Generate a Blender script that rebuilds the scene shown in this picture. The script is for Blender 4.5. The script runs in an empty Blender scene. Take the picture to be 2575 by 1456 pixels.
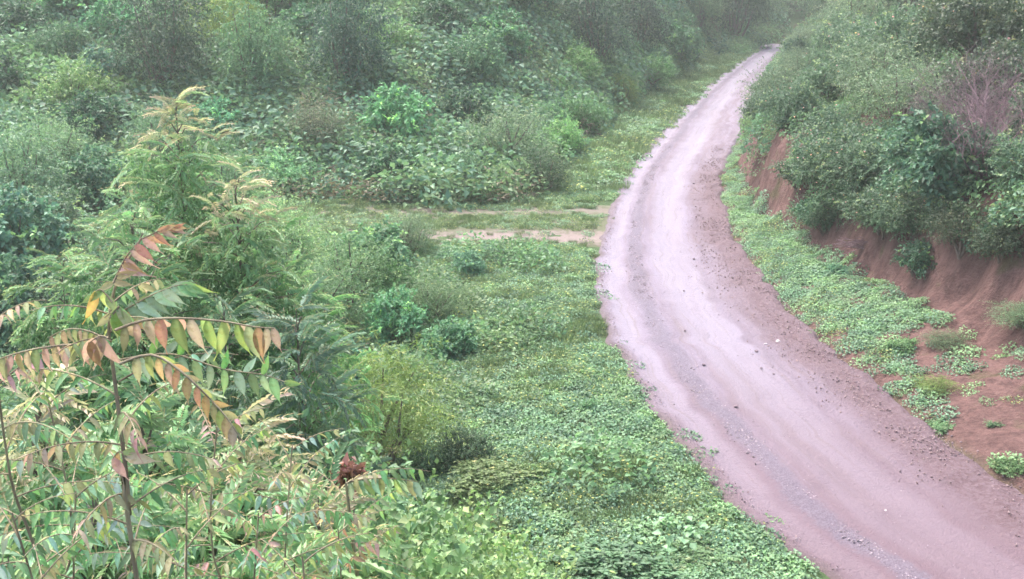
import bpy, math, random
import numpy as np
from mathutils import Vector, Matrix, Quaternion

random.seed(7)
RNG = np.random.default_rng(11)
scene = bpy.context.scene
C = scene.collection

# ------------------------------------------------------------------ camera
CAM_Z = 10.0
PITCH = math.radians(16.9)
FOC = 2761.0                      # focal length for a picture 2575 wide
cam_d = bpy.data.cameras.new('camera')
cam = bpy.data.objects.new('camera', cam_d)
C.objects.link(cam)
cam.location = (0, 0, CAM_Z)
cam.rotation_euler = (math.pi / 2 - PITCH, 0, 0)
cam_d.sensor_width = 36
cam_d.lens = 18 / (1287.5 / FOC)
cam_d.clip_start = 0.1
cam_d.clip_end = 5000
scene.camera = cam

# ------------------------------------------------------------------ light
SUN_EL, SUN_AZ = 58, -35
world = bpy.data.worlds.new('World')
scene.world = world
world.use_nodes = True
nt = world.node_tree
bg = nt.nodes['Background']
sky = nt.nodes.new('ShaderNodeTexSky')
sky.sky_type = 'NISHITA'
sky.sun_disc = False
sky.sun_elevation = math.radians(SUN_EL)
sky.sun_rotation = math.radians(SUN_AZ)
sky.air_density = 1.0
sky.dust_density = 6.0
sky.ozone_density = 1.0
nt.links.new(sky.outputs[0], bg.inputs[0])
bg.inputs[1].default_value = 0.15
sun_d = bpy.data.lights.new('sun', 'SUN')
sun = bpy.data.objects.new('sun', sun_d)
C.objects.link(sun)
sun_d.energy = 1.5
sun_d.angle = math.radians(35)
sun_d.color = (1.0, 0.93, 0.93)
sd = Vector((math.sin(math.radians(SUN_AZ)) * math.cos(math.radians(SUN_EL)),
             math.cos(math.radians(SUN_AZ)) * math.cos(math.radians(SUN_EL)),
             math.sin(math.radians(SUN_EL))))
sun.rotation_euler = sd.to_track_quat('Z', 'Y').to_euler()
scene.view_settings.view_transform = 'Standard'
scene.view_settings.look = 'None'
scene.view_settings.gamma = 1
scene.view_settings.use_curve_mapping = False
scene.view_settings.exposure = 1.72
cy = scene.cycles
cy.use_denoising = True
cy.max_bounces = 6
cy.diffuse_bounces = 3
cy.glossy_bounces = 2
cy.transmission_bounces = 4
cy.volume_bounces = 1
cy.caustics_reflective = False
cy.caustics_refractive = False
cy.sample_clamp_indirect = 4
cy.filter_width = 1.6

# ------------------------------------------------------------------ helpers
def ray(px, py):
    fw = Vector((0, math.cos(PITCH), -math.sin(PITCH)))
    up = Vector((0, math.sin(PITCH), math.cos(PITCH)))
    return fw + Vector((1, 0, 0)) * ((px - 1287.5) / FOC) + up * ((728 - py) / FOC)

def Q(px, py, D):                      # point at distance D in front of the lens
    return Vector((0, 0, CAM_Z)) + ray(px, py) * D

def proj(p):
    v = Vector(p) - Vector((0, 0, CAM_Z))
    fw = Vector((0, math.cos(PITCH), -math.sin(PITCH)))
    up = Vector((0, math.sin(PITCH), math.cos(PITCH)))
    d = max(v.dot(fw), 0.01)
    return 1287.5 + FOC * v.x / d, 728 - FOC * v.dot(up) / d, d

def flat(px, py, z=0.0):
    r = ray(px, py)
    t = (z - CAM_Z) / r.z
    return Vector((0, 0, CAM_Z)) + r * t

def sst(a, b, x):
    t = np.clip((np.asarray(x, float) - a) / (b - a), 0, 1)
    return t * t * (3 - 2 * t)

def vnoise(x, y, seed=0):
    x = np.asarray(x, float); y = np.asarray(y, float)
    xi = np.floor(x).astype(np.int64); yi = np.floor(y).astype(np.int64)
    fx = x - xi; fy = y - yi
    fx = fx * fx * (3 - 2 * fx); fy = fy * fy * (3 - 2 * fy)
    def h(a, b):
        n = (a * 374761393 + b * 668265263 + seed * 974634777) & 0x7fffffff
        n = ((n ^ (n >> 13)) * 1274126177) & 0x7fffffff
        return ((n ^ (n >> 16)) & 0xffff) / 65535.0
    return ((h(xi, yi) * (1 - fx) + h(xi + 1, yi) * fx) * (1 - fy)
            + (h(xi, yi + 1) * (1 - fx) + h(xi + 1, yi + 1) * fx) * fy)

def fbm(x, y, seed=0, o=4):
    s = 0; a = 0.5
    for i in range(o):
        s = s + a * vnoise(x * 2 ** i, y * 2 ** i, seed + i * 17)
        a *= 0.5
    return s

def lin(r, g, b):
    f = lambda c: ((c / 255) / 12.92 if c / 255 < .04 else ((c / 255 + .055) / 1.055) ** 2.4)
    return (f(r), f(g), f(b))

# road edges: picture row -> left and right edge of the bare dirt
ROAD = [(60, 2030, 2140), (90, 1960, 2050), (105, 1932, 2012), (150, 1865, 1968), (200, 1800, 1912), (250, 1745, 1888), (300, 1690, 1872),
        (360, 1640, 1848), (420, 1590, 1815), (500, 1545, 1812), (580, 1520, 1835), (640, 1503, 1870),
        (700, 1500, 1915), (760, 1508, 1968), (800, 1515, 2005), (870, 1545, 2075), (950, 1590, 2165),
        (1040, 1650, 2290), (1150, 1740, 2440), (1250, 1830, 2570), (1350, 1950, 2730), (1456, 2090, 2890),
        (1700, 2440, 3240), (2200, 3300, 4100)]
rl = [flat(l, y) for y, l, r in ROAD][::-1]
rr = [flat(r, y) for y, l, r in ROAD][::-1]
RY = np.array([p.y for p in rl]); RLX = np.array([p.x for p in rl]); RRX = np.array([p.x for p in rr])
def smooth_tab(X):
    yy = np.linspace(RY[0], RY[-1], 400)
    v = np.interp(yy, RY, X)
    k = 9
    w = np.hanning(k + 2)[1:-1]; w /= w.sum()
    vp = np.concatenate([np.full(k // 2, v[0]), v, np.full(k // 2, v[-1])])
    s = np.convolve(vp, w, 'valid')
    s[:6] = v[:6]; s[-6:] = v[-6:]
    return yy, s
_ly, _lx = smooth_tab(RLX); _ry, _rx = smooth_tab(RRX)
def XL(Y):
    Y = np.asarray(Y, float)
    return np.interp(Y, _ly, _lx) + np.maximum(Y - _ly[-1], 0) * 0.9 + np.minimum(Y - _ly[0], 0) * 0.2
def XR(Y):
    Y = np.asarray(Y, float)
    return np.interp(Y, _ry, _rx) + np.maximum(Y - _ry[-1], 0) * 0.9 + np.minimum(Y - _ry[0], 0) * 0.2

VW_Y = [10, 18, 24, 29, 34, 39, 42, 48, 60, 80]
VW = [4.0, 4.2, 3.7, 3.0, 2.7, 2.2, 1.7, 0.9, 0.6, 0.5]
TRK_Y0, TRK_Y1 = flat(0, 622).y, flat(0, 512).y       # the side track lies between these

def H(x, y):
    x = np.asarray(x, float); y = np.asarray(y, float)
    dr = x - XR(y); dl = XL(y) - x
    off = np.maximum(dr, dl)
    z = (fbm(x / 7, y / 7, 3) - 0.47) * 1.3 * sst(0.3, 7, off)
    z += (fbm(x / 1.3, y / 1.3, 9) - 0.47) * 0.22 * sst(0.0, 1.2, off)
    # cut bank to the right
    vw = np.interp(y, VW_Y, VW) + (fbm(y / 2.2, x * 0 + 3, 21) - 0.47) * 1.6 * sst(0.4, 1.5, np.interp(y, VW_Y, VW))
    vs = np.interp(y, [15, 27, 34, 45], [0.24, 0.22, 0.16, 0.1])
    bh = np.interp(y, [12, 22, 30, 36, 44, 60, 100], [2.4, 2.8, 2.9, 2.0, 3.0, 1.9, 1.4])
    fwid = np.interp(y, [20, 27, 32, 38], [2.6, 2.0, 1.2, .9]) + 0.4 * fbm(y / 1.1, x * 0, 5)
    bank = np.clip(dr, 0, None) * vs * (dr < vw) + (dr >= vw) * vw * vs
    bank += bh * sst(0, 1, (dr - vw) / fwid)
    rill = (vnoise(y * 2.6, x * 0.35, 31) - 0.5) * 0.35 + (vnoise(y * 6, x * .8, 33) - 0.5) * 0.14
    bank += rill * sst(-0.3, 0.2, (dr - vw) / fwid) * (1 - sst(0.9, 1.4, (dr - vw) / fwid))
    fm = sst(-0.6, 0.2, (dr - vw) / fwid) * (1 - sst(0.9, 1.5, (dr - vw) / fwid))
    bank += fm * ((fbm(x * 1.1, y * 1.1, 35, 3) - .44) * .9 + (vnoise(x * 3.1, y * 3.1, 36) - .5) * .25)
    bank += 0.36 * np.clip(dr - vw - fwid, 0, 40)
    z = z + np.where(dr > 0, bank, 0)
    # wooded hill to the left and behind
    hill = 0.27 * np.clip(y - (TRK_Y1 + 2.5), 0, 90) * sst(2.5, 15, dl)
    z = z + np.where(dl > 0, hill, 0)
    z += 0.16 * np.clip(y - 134, 0, 120) * (1 - sst(0, 4, dr) * 0.6)
    # ground drops a little left of the road, rises to the knoll below the camera
    z -= 0.5 * sst(2, 9, dl) * (1 - sst(TRK_Y0 - 8, TRK_Y0 - 1, y))
    z += 5.0 * np.exp(-(((x + 4) / 7.5) ** 2 + ((y + 0) / 8.5) ** 2))
    # side track is levelled
    tr = sst(TRK_Y0 - 1.2, TRK_Y0, y) * (1 - sst(TRK_Y1, TRK_Y1 + 1.2, y)) * (dl > -1) * sst(-34, -26, x)
    z = z * (1 - tr)
    z = np.where(off < 0.05, -0.06, z - 0.06 * (1 - sst(0.05, 0.5, off)))
    z = np.where(tr > 0.9, np.minimum(z, -0.05), z)
    return np.where(z > 22, 22 + 6 * np.tanh((z - 22) / 12), z)

def hz(x, y):
    return float(H(np.array([x]), np.array([y]))[0])

def ground(px, py, tmin=6, tmax=260):
    """where the line of sight through a pixel meets the ground"""
    r = ray(px, py)
    t = np.concatenate([np.arange(tmin, 80, 0.15), np.arange(80, tmax, 0.5)])
    x = r.x * t; y = r.y * t; z = CAM_Z + r.z * t
    hit = np.nonzero(z < H(x, y))[0]
    i = hit[0] if len(hit) else len(t) - 1
    return Vector((x[i], y[i], float(H(x[i:i + 1], y[i:i + 1])[0])))

def mesh_np(name, V, F, col=None, mats=None, smooth=False, attrs=None):
    """V (n,3); F (m,k) uniform polygons; col (n,3) per vertex"""
    me = bpy.data.meshes.new(name)
    V = np.asarray(V, np.float32); F = np.asarray(F, np.int32)
    m, k = F.shape
    me.vertices.add(len(V)); me.vertices.foreach_set('co', V.ravel())
    me.loops.add(m * k); me.loops.foreach_set('vertex_index', F.ravel())
    me.polygons.add(m)
    me.polygons.foreach_set('loop_start', np.arange(0, m * k, k, dtype=np.int32))
    if smooth:
        me.polygons.foreach_set('use_smooth', np.ones(m, bool))
    me.update(calc_edges=True)
    if col is not None:
        a = me.attributes.new('Col', 'FLOAT_COLOR', 'POINT')
        a.data.foreach_set('color', np.c_[col, np.ones(len(V))].astype(np.float32).ravel())
    for n, d in (attrs or {}).items():
        a = me.attributes.new(n, 'FLOAT', 'POINT')
        a.data.foreach_set('value', np.asarray(d, np.float32).ravel())
    for mm in (mats or []):
        me.materials.append(mm)
    return me

def obj(name, me, parent=None, loc=None):
    o = bpy.data.objects.new(name, me)
    C.objects.link(o)
    if parent: o.parent = parent
    if loc is not None: o.location = loc
    return o

def thing(name, label, cat, loc, group=None, rz=0, sc=1):
    o = bpy.data.objects.new(name, None)
    C.objects.link(o)
    o.empty_display_size = 0.2
    o.location = loc; o.rotation_euler = (0, 0, rz)
    o.scale = (sc, sc, sc) if not hasattr(sc, '__len__') else sc
    o['label'] = label; o['category'] = cat
    if group: o['group'] = group
    return o

class Tubes:
    def __init__(s): s.V = []; s.F = []; s.n = 0; s.col = []
    def add(s, pts, rad, k=5, col=(1, 1, 1)):
        pts = [Vector(p) for p in pts]
        for i, p in enumerate(pts):
            d = (pts[min(i + 1, len(pts) - 1)] - pts[max(i - 1, 0)])
            if d.length < 1e-6: d = Vector((0, 0, 1))
            d.normalize()
            a = d.orthogonal().normalized(); b = d.cross(a)
            for j in range(k):
                t = 2 * math.pi * j / k
                s.V.append(p + (a * math.cos(t) + b * math.sin(t)) * rad[i]); s.col.append(col)
            if i:
                o = s.n + (i - 1) * k
                for j in range(k):
                    s.F.append((o + j, o + (j + 1) % k, o + k + (j + 1) % k, o + k + j))
        s.n += len(pts) * k
    def mesh(s, name, mat):
        return mesh_np(name, np.array(s.V), np.array(s.F), np.array(s.col), [mat], True)

# ------------------------------------------------------------------ materials
def new_mat(name):
    m = bpy.data.materials.new(name); m.use_nodes = True
    t = m.node_tree; t.nodes.clear()
    return m, t, t.nodes, t.links
def N(ns, kind, **kw):
    n = ns.new(kind)
    for k, v in kw.items(): setattr(n, k, v)
    return n
def mixc(ns, ls, a, b, f, mode='MIX'):
    m = N(ns, 'ShaderNodeMix', data_type='RGBA', blend_type=mode)
    for s, v in ((m.inputs[0], f), (m.inputs[6], a), (m.inputs[7], b)):
        if hasattr(v, 'links'): ls.new(v, s)
        else: s.default_value = v if not isinstance(v, tuple) else (*v, 1)
    return m.outputs[2]
def ramp(ns, ls, fac, lo, hi, a=0.0, b=1.0):
    m = N(ns, 'ShaderNodeMapRange', interpolation_type='SMOOTHSTEP')
    ls.new(fac, m.inputs[0])
    m.inputs[1].default_value = lo; m.inputs[2].default_value = hi
    m.inputs[3].default_value = a; m.inputs[4].default_value = b
    return m.outputs[0]
def math_(ns, ls, op, a, b=0.0):
    m = N(ns, 'ShaderNodeMath', operation=op)
    for s, v in ((m.inputs[0], a), (m.inputs[1], b)):
        if hasattr(v, 'links'): ls.new(v, s)
        else: s.default_value = v
    return m.outputs[0]
def noise(ns, ls, scale, vec, detail=4, rough=0.6):
    n = N(ns, 'ShaderNodeTexNoise'); n.inputs['Scale'].default_value = scale
    n.inputs['Detail'].default_value = detail; n.inputs['Roughness'].default_value = rough
    if vec is not None: ls.new(vec, n.inputs['Vector'])
    return n.outputs['Fac']

def leaf_material(name, trans=0.32, rough=0.5, spec=0.35):
    m, t, ns, ls = new_mat(name)
    out = N(ns, 'ShaderNodeOutputMaterial')
    at = N(ns, 'ShaderNodeAttribute', attribute_name='Col')
    oi = N(ns, 'ShaderNodeObjectInfo')
    c = mixc(ns, ls, at.outputs['Color'], oi.outputs['Color'], 1.0, 'MULTIPLY')
    hsv = N(ns, 'ShaderNodeHueSaturation')
    hsv.inputs['Saturation'].default_value = .88
    ls.new(c, hsv.inputs['Color'])
    ls.new(ramp(ns, ls, oi.outputs['Random'], 0, 1, 1.1, 1.7), hsv.inputs['Value'])
    tc = N(ns, 'ShaderNodeTexCoord')
    ls.new(ramp(ns, ls, noise(ns, ls, 9, tc.outputs['Object'], 2), 0.3, 0.7, 0.492, 0.522), hsv.inputs['Hue'])
    p = N(ns, 'ShaderNodeBsdfPrincipled')
    blot = mixc(ns, ls, hsv.outputs[0], (.62, .60, .42), ramp(ns, ls, noise(ns, ls, 5.5, tc.outputs['Object'], 5, .7), .50, .66, 0, .75), 'MULTIPLY')
    ls.new(blot, p.inputs['Base Color'])
    p.inputs['Roughness'].default_value = rough
    p.inputs['Specular IOR Level'].default_value = spec
    tr = N(ns, 'ShaderNodeBsdfTranslucent')
    ls.new(mixc(ns, ls, hsv.outputs[0], (1.0, 1.05, 0.6), 0.35, 'MULTIPLY'), tr.inputs[0])
    mx = N(ns, 'ShaderNodeMixShader'); mx.inputs[0].default_value = trans
    ls.new(p.outputs[0], mx.inputs[1]); ls.new(tr.outputs[0], mx.inputs[2])
    ls.new(mx.outputs[0], out.inputs[0])
    return m
M_LEAF = leaf_material('leaf')
M_PETAL = leaf_material('petal', 0.3, 0.7, 0.2)

def bark_material(name, a, b):
    m, t, ns, ls = new_mat(name)
    out = N(ns, 'ShaderNodeOutputMaterial'); p = N(ns, 'ShaderNodeBsdfPrincipled')
    tc = N(ns, 'ShaderNodeTexCoord')
    mp = N(ns, 'ShaderNodeMapping'); ls.new(tc.outputs['Object'], mp.inputs[0]); mp.inputs['Scale'].default_value = (1, 1, .25)
    f = noise(ns, ls, 14, mp.outputs[0], 5)
    ls.new(mixc(ns, ls, a, b, ramp(ns, ls, f, .35, .65)), p.inputs['Base Color'])
    p.inputs['Roughness'].default_value = 0.9
    bp = N(ns, 'ShaderNodeBump'); bp.inputs['Strength'].default_value = .6; bp.inputs['Distance'].default_value = .02
    ls.new(f, bp.inputs['Height']); ls.new(bp.outputs[0], p.inputs['Normal'])
    ls.new(p.outputs[0], out.inputs[0])
    return m
M_BARK = bark_material('bark', (.11, .085, .07), (.2, .16, .14))
M_TWIG = bark_material('dry twig', (.16, .1, .12), (.27, .18, .2))
M_STEM = bark_material('young stem', (.17, .13, .09), (.36, .31, .2))

def ground_material():
    m, t, ns, ls = new_mat('hill soil')
    out = N(ns, 'ShaderNodeOutputMaterial'); p = N(ns, 'ShaderNodeBsdfPrincipled')
    geo = N(ns, 'ShaderNodeNewGeometry')
    bare = N(ns, 'ShaderNodeAttribute', attribute_name='bare').outputs['Fac']
    n1 = noise(ns, ls, 0.9, geo.outputs['Position'], 6)
    n2 = noise(ns, ls, 7, geo.outputs['Position'], 6, .7)
    mp = N(ns, 'ShaderNodeMapping'); ls.new(geo.outputs['Position'], mp.inputs[0]); mp.inputs['Scale'].default_value = (2.2, 2.2, .5)
    n3 = noise(ns, ls, 1.6, mp.outputs[0], 5, .65)
    litter = mixc(ns, ls, (.045, .042, .024), (.10, .075, .05), ramp(ns, ls, n2, .35, .65))
    litter = mixc(ns, ls, litter, (.065, .11, .045), ramp(ns, ls, n1, .3, .5))
    red = mixc(ns, ls, (.085, .048, .045), (.155, .090, .082), ramp(ns, ls, n3, .32, .68))
    red = mixc(ns, ls, red, (.19, .125, .115), ramp(ns, ls, n2, .56, .72, 0, .6))
    moss = mixc(ns, ls, red, (.075, .07, .035), ramp(ns, ls, n1, .55, .68, 0, .7))
    c = mixc(ns, ls, litter, moss, bare)
    ls.new(c, p.inputs['Base Color']); p.inputs['Roughness'].default_value = .95
    p.inputs['Specular IOR Level'].default_value = .2
    bp = N(ns, 'ShaderNodeBump'); bp.inputs['Strength'].default_value = .8; bp.inputs['Distance'].default_value = .12
    ls.new(math_(ns, ls, 'ADD', n2, math_(ns, ls, 'MULTIPLY', n3, 1.4)), bp.inputs['Height'])
    ls.new(bp.outputs[0], p.inputs['Normal']); ls.new(p.outputs[0], out.inputs[0])
    return m
M_GROUND = ground_material()

def road_material():
    m, t, ns, ls = new_mat('dirt road')
    out = N(ns, 'ShaderNodeOutputMaterial'); p = N(ns, 'ShaderNodeBsdfPrincipled')
    geo = N(ns, 'ShaderNodeNewGeometry')
    A = lambda n: N(ns, 'ShaderNodeAttribute', attribute_name=n).outputs['Fac']
    v, u = A('across'), A('along')
    cmb = N(ns, 'ShaderNodeCombineXYZ')
    ls.new(math_(ns, ls, 'MULTIPLY', v, 9.0), cmb.inputs[0]); ls.new(math_(ns, ls, 'MULTIPLY', u, 0.12), cmb.inputs[1])
    streak = noise(ns, ls, 1.3, cmb.outputs[0], 5, .6)
    n1 = noise(ns, ls, 0.5, geo.outputs['Position'], 4)
    n2 = noise(ns, ls, 9, geo.outputs['Position'], 5, .7)
    n3 = noise(ns, ls, 30, geo.outputs['Position'], 4, .7)
    vv = math_(ns, ls, 'ADD', v, math_(ns, ls, 'MULTIPLY', math_(ns, ls, 'SUBTRACT', noise(ns, ls, .35, geo.outputs['Position'], 3), .5), .10))
    vf = math_(ns, ls, 'ADD', vv, math_(ns, ls, 'MULTIPLY', math_(ns, ls, 'SUBTRACT', n2, .5), .10))
    dust = mixc(ns, ls, (0.159, 0.131, 0.168), (0.238, 0.215, 0.279), ramp(ns, ls, streak, .3, .7))
    # worn wheel tracks are paler
    def band(x, c, w, s):
        d = math_(ns, ls, 'ABSOLUTE', math_(ns, ls, 'SUBTRACT', x, c))
        return ramp(ns, ls, d, w, w + s, 1, 0)
    tr = math_(ns, ls, 'MAXIMUM', band(vv, .12, .02, .06), band(vv, .50, .06, .13))
    dust = mixc(ns, ls, dust, (0.268, 0.251, 0.321), math_(ns, ls, 'MULTIPLY', tr, .55))
    dust = mixc(ns, ls, dust, (0.181, 0.142, 0.159), ramp(ns, ls, noise(ns, ls, .55, cmb.outputs[0], 6, .7), .48, .70, 0, .55))
    dust = mixc(ns, ls, dust, (0.147, 0.114, 0.122), ramp(ns, ls, n3, .56, .72, 0, .45))
    cmb2 = N(ns, 'ShaderNodeCombineXYZ')
    ls.new(math_(ns, ls, 'MULTIPLY', v, 46.0), cmb2.inputs[0]); ls.new(math_(ns, ls, 'MULTIPLY', u, 0.22), cmb2.inputs[1])
    tread = noise(ns, ls, 1.0, cmb2.outputs[0], 4, .6)
    dust = mixc(ns, ls, dust, (.17, .14, .145), ramp(ns, ls, tread, .52, .68, 0, .45))
    grit = noise(ns, ls, 55, geo.outputs['Position'], 3, .8)
    dust = mixc(ns, ls, dust, (.46, .40, .43), ramp(ns, ls, grit, .60, .70, 0, .55))
    dust = mixc(ns, ls, dust, (.12, .095, .10), ramp(ns, ls, grit, .40, .32, 0, .5))
    nearf = ramp(ns, ls, u, 14, 30, 1, 0)      # iron-red soil spreads over the road towards its near end
    dust = mixc(ns, ls, dust, (0.159, 0.109, 0.131), math_(ns, ls, 'MULTIPLY', nearf, .85))
    grav = mixc(ns, ls, (0.108, 0.092, 0.122), (0.188, 0.172, 0.221), ramp(ns, ls, n3, .4, .6))
    dust = mixc(ns, ls, dust, grav, math_(ns, ls, 'MULTIPLY', band(vf, .255, .02, .045), .75))
    redc = mixc(ns, ls, (0.097, 0.057, 0.063), (0.156, 0.114, 0.131), ramp(ns, ls, n2, .35, .65))
    sh = ramp(ns, ls, vf, .64, .86)
    c = mixc(ns, ls, dust, redc, math_(ns, ls, 'MULTIPLY', sh, ramp(ns, ls, u, 62, 48, 0, .8)))
    c = mixc(ns, ls, c, (0.108, 0.087, 0.087), math_(ns, ls, 'MULTIPLY', ramp(ns, ls, vf, .07, .01), .7))
    c = mixc(ns, ls, c, (1.0, .975, .955), 1.0, 'MULTIPLY')
    ls.new(c, p.inputs['Base Color'])
    ls.new(ramp(ns, ls, tr, 0, 1, .9, .62), p.inputs['Roughness'])
    p.inputs['Specular IOR Level'].default_value = .3
    bp = N(ns, 'ShaderNodeBump'); bp.inputs['Strength'].default_value = .8; bp.inputs['Distance'].default_value = .05
    ls.new(math_(ns, ls, 'ADD', n3, math_(ns, ls, 'MULTIPLY', n2, 1.5)), bp.inputs['Height'])
    ls.new(bp.outputs[0], p.inputs['Normal']); ls.new(p.outputs[0], out.inputs[0])
    return m
M_ROAD = road_material()

def track_material():
    m, t, ns, ls = new_mat('side track soil')
    out = N(ns, 'ShaderNodeOutputMaterial'); p = N(ns, 'ShaderNodeBsdfPrincipled')
    geo = N(ns, 'ShaderNodeNewGeometry')
    v = N(ns, 'ShaderNodeAttribute', attribute_name='across').outputs['Fac']
    n2 = noise(ns, ls, 3, geo.outputs['Position'], 5, .7)
    vf = math_(ns, ls, 'ADD', v, math_(ns, ls, 'MULTIPLY', math_(ns, ls, 'SUBTRACT', n2, .5), .5))
    def band(c, w, s):
        d = math_(ns, ls, 'ABSOLUTE', math_(ns, ls, 'SUBTRACT', vf, c))
        return ramp(ns, ls, d, w, w + s, 1, 0)
    rut = math_(ns, ls, 'MULTIPLY', math_(ns, ls, 'MAXIMUM', band(.2, .05, .14), math_(ns, ls, 'MULTIPLY', band(.84, .03, .1), .6)), .8)
    c = mixc(ns, ls, (.085, .095, .05), (0.207, 0.158, 0.155), rut)
    c = mixc(ns, ls, c, (0.090, 0.068, 0.054), ramp(ns, ls, noise(ns, ls, 12, geo.outputs['Position'], 4), .5, .7, 0, .5))
    ls.new(c, p.inputs['Base Color']); p.inputs['Roughness'].default_value = .95
    ls.new(p.outputs[0], out.inputs[0])
    return m
M_TRACK = track_material()

def stone_material(name, a, b):
    m, t, ns, ls = new_mat(name)
    out = N(ns, 'ShaderNodeOutputMaterial'); p = N(ns, 'ShaderNodeBsdfPrincipled')
    tc = N(ns, 'ShaderNodeTexCoord'); oi = N(ns, 'ShaderNodeObjectInfo')
    f = math_(ns, ls, 'ADD', noise(ns, ls, 3, tc.outputs['Object'], 5), math_(ns, ls, 'MULTIPLY', math_(ns, ls, 'SUBTRACT', oi.outputs['Random'], .5), .3))
    ls.new(mixc(ns, ls, a, b, ramp(ns, ls, f, .3, .7)), p.inputs['Base Color'])
    p.inputs['Roughness'].default_value = .9
    ls.new(p.outputs[0], out.inputs[0])
    return m
M_STONE = stone_material('pale stone', (.5, .42, .42), (.75, .68, .68))
M_DARKSTONE = stone_material('dark stone', (.10, .075, .09), (.2, .15, .17))
M_GRAVEL = stone_material('gravel', (.16, .13, .14), (.42, .35, .385))
M_CLOD = stone_material('red clods', (.21, .145, .145), (.31, .235, .24))

# ------------------------------------------------------------------ ground
def axis(lo, hi, fine, farlo, farhi):
    a = list(np.arange(lo, hi, fine))
    s = fine; x = a[-1]
    while x < farhi:
        s *= 1.12; x += s; a.append(x)
    s = fine; x = a[0]
    while x > farlo:
        s *= 1.12; x -= s; a.insert(0, x)
    return np.array(a)
gx = axis(-26, 30, 0.2, -1500, 1500)
gy = axis(8, 66, 0.22, -1500, 1500)
GX, GY = np.meshgrid(gx, gy)
GZ = H(GX, GY)
# overhanging lip of the bank is roughened sideways
idx = np.arange(GX.size).reshape(GX.shape)
F = np.stack([idx[:-1, :-1], idx[:-1, 1:], idx[1:, 1:], idx[1:, :-1]], -1).reshape(-1, 4)
dr = GX - XR(GY)
bare = sst(-0.5, 0.3, dr) * (1 - sst(9, 14, dr)) * (1 - sst(75, 95, GY))
b2 = np.exp(-(((GX + 3.3) / 1.1) ** 2 + ((GY - 19.4) / 1.6) ** 2))
bare = np.clip(bare + b2 * 1.3, 0, 1)
me = mesh_np('ground', np.stack([GX, GY, GZ], -1).reshape(-1, 3), F, None, [M_GROUND], True, {'bare': bare})
g = obj('ground', me); g['kind'] = 'structure'

# road sheet
ys = np.concatenate([np.arange(9, 70, 0.22), np.arange(70, 190, 0.8)])
vs_ = np.linspace(0, 1, 34)
YY, VV = np.meshgrid(ys, vs_, indexing='ij')
wob = (fbm(ys * 1.1, ys * 0, 77) - .47) * .55
wob2 = (fbm(ys * 1.1, ys * 0 + 9, 78) - .47) * .7
L_ = XL(ys) - .12 + wob; R_ = XR(ys) + .12 + wob2
XX = L_[:, None] * (1 - VV) + R_[:, None] * VV
prof = -0.05 * np.exp(-((VV - .13) / .05) ** 2) - 0.05 * np.exp(-((VV - .5) / .07) ** 2) + 0.03 * np.exp(-((VV - .27) / .05) ** 2) + .05 * sst(.68, .85, VV)
ZZ = 0.02 + prof + (fbm(XX * 1.5, YY * 1.5, 41) - .47) * .07 * (1 + 1.2 * sst(.65, .8, VV)) + (fbm(XX * 6, YY * 3, 43) - .47) * .03
edge = np.minimum(VV, 1 - VV) * 34
ZZ = np.where(edge < 1, np.minimum(-.1, ZZ), ZZ)
idx = np.arange(XX.size).reshape(XX.shape)
F = np.stack([idx[:-1, :-1], idx[:-1, 1:], idx[1:, 1:], idx[1:, :-1]], -1).reshape(-1, 4)
me = mesh_np('dirt_road', np.stack([XX, YY, ZZ], -1).reshape(-1, 3), F, None, [M_ROAD], True, {'across': VV, 'along': YY})
o = obj('dirt_road', me); o['kind'] = 'structure'

# side track
xs = np.arange(-27, 5.5, 0.3); vt = np.linspace(0, 1, 24)
XT, VT = np.meshgrid(xs, vt, indexing='ij')
YT = TRK_Y0 + (TRK_Y1 - TRK_Y0) * VT + (fbm(xs / 3, xs * 0, 90) - .47)[:, None] * 1.0
XT2 = np.minimum(XT, XL(YT) + .25)
ZT = 0.0 + (fbm(XT * 1.2, YT * 1.2, 51) - .47) * .07 - 0.04 * np.exp(-((VT - .24) / .08) ** 2) - 0.04 * np.exp(-((VT - .84) / .06) ** 2)
ZT = np.where((VT < .02) | (VT > .98), -.15, ZT) - 0.02 * sst(3, 5, XT)
idx = np.arange(XT.size).reshape(XT.shape)
F = np.stack([idx[:-1, :-1], idx[1:, :-1], idx[1:, 1:], idx[:-1, 1:]], -1).reshape(-1, 4)
me = mesh_np('side_track', np.stack([XT2, YT, ZT], -1).reshape(-1, 3), F, None, [M_TRACK], True, {'across': VT})
o = obj('side_track', me); o['kind'] = 'structure'

# ------------------------------------------------------------------ foliage
def leaves_mesh(name, P, D, Nn, Ln, Wd, col, fold=0.25, mat=None):
    """P base, D direction, Nn normal, Ln/Wd sizes, col per leaf: four-cornered folded leaves"""
    D = D / np.linalg.norm(D, axis=1, keepdims=True)
    S = np.cross(D, Nn); S /= (np.linalg.norm(S, axis=1, keepdims=True) + 1e-9)
    U = np.cross(S, D)
    L = Ln[:, None]; W = Wd[:, None]
    a = P; b = P + D * L * .42 + S * W * .5 + U * W * fold
    c = P + D * L - U * L * .12; d = P + D * L * .42 - S * W * .5 + U * W * fold
    n = len(P)
    V = np.stack([a, b, c, d], 1).reshape(-1, 3)
    i = np.arange(n)[:, None] * 4
    F = np.concatenate([np.c_[i, i + 1, i + 2], np.c_[i, i + 2, i + 3]], 0)
    return mesh_np(name, V, F, np.repeat(col, 4, 0), [mat or M_LEAF])

def unit(n, rng):
    v = rng.normal(size=(n, 3)); return v / np.linalg.norm(v, axis=1, keepdims=True)

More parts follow.
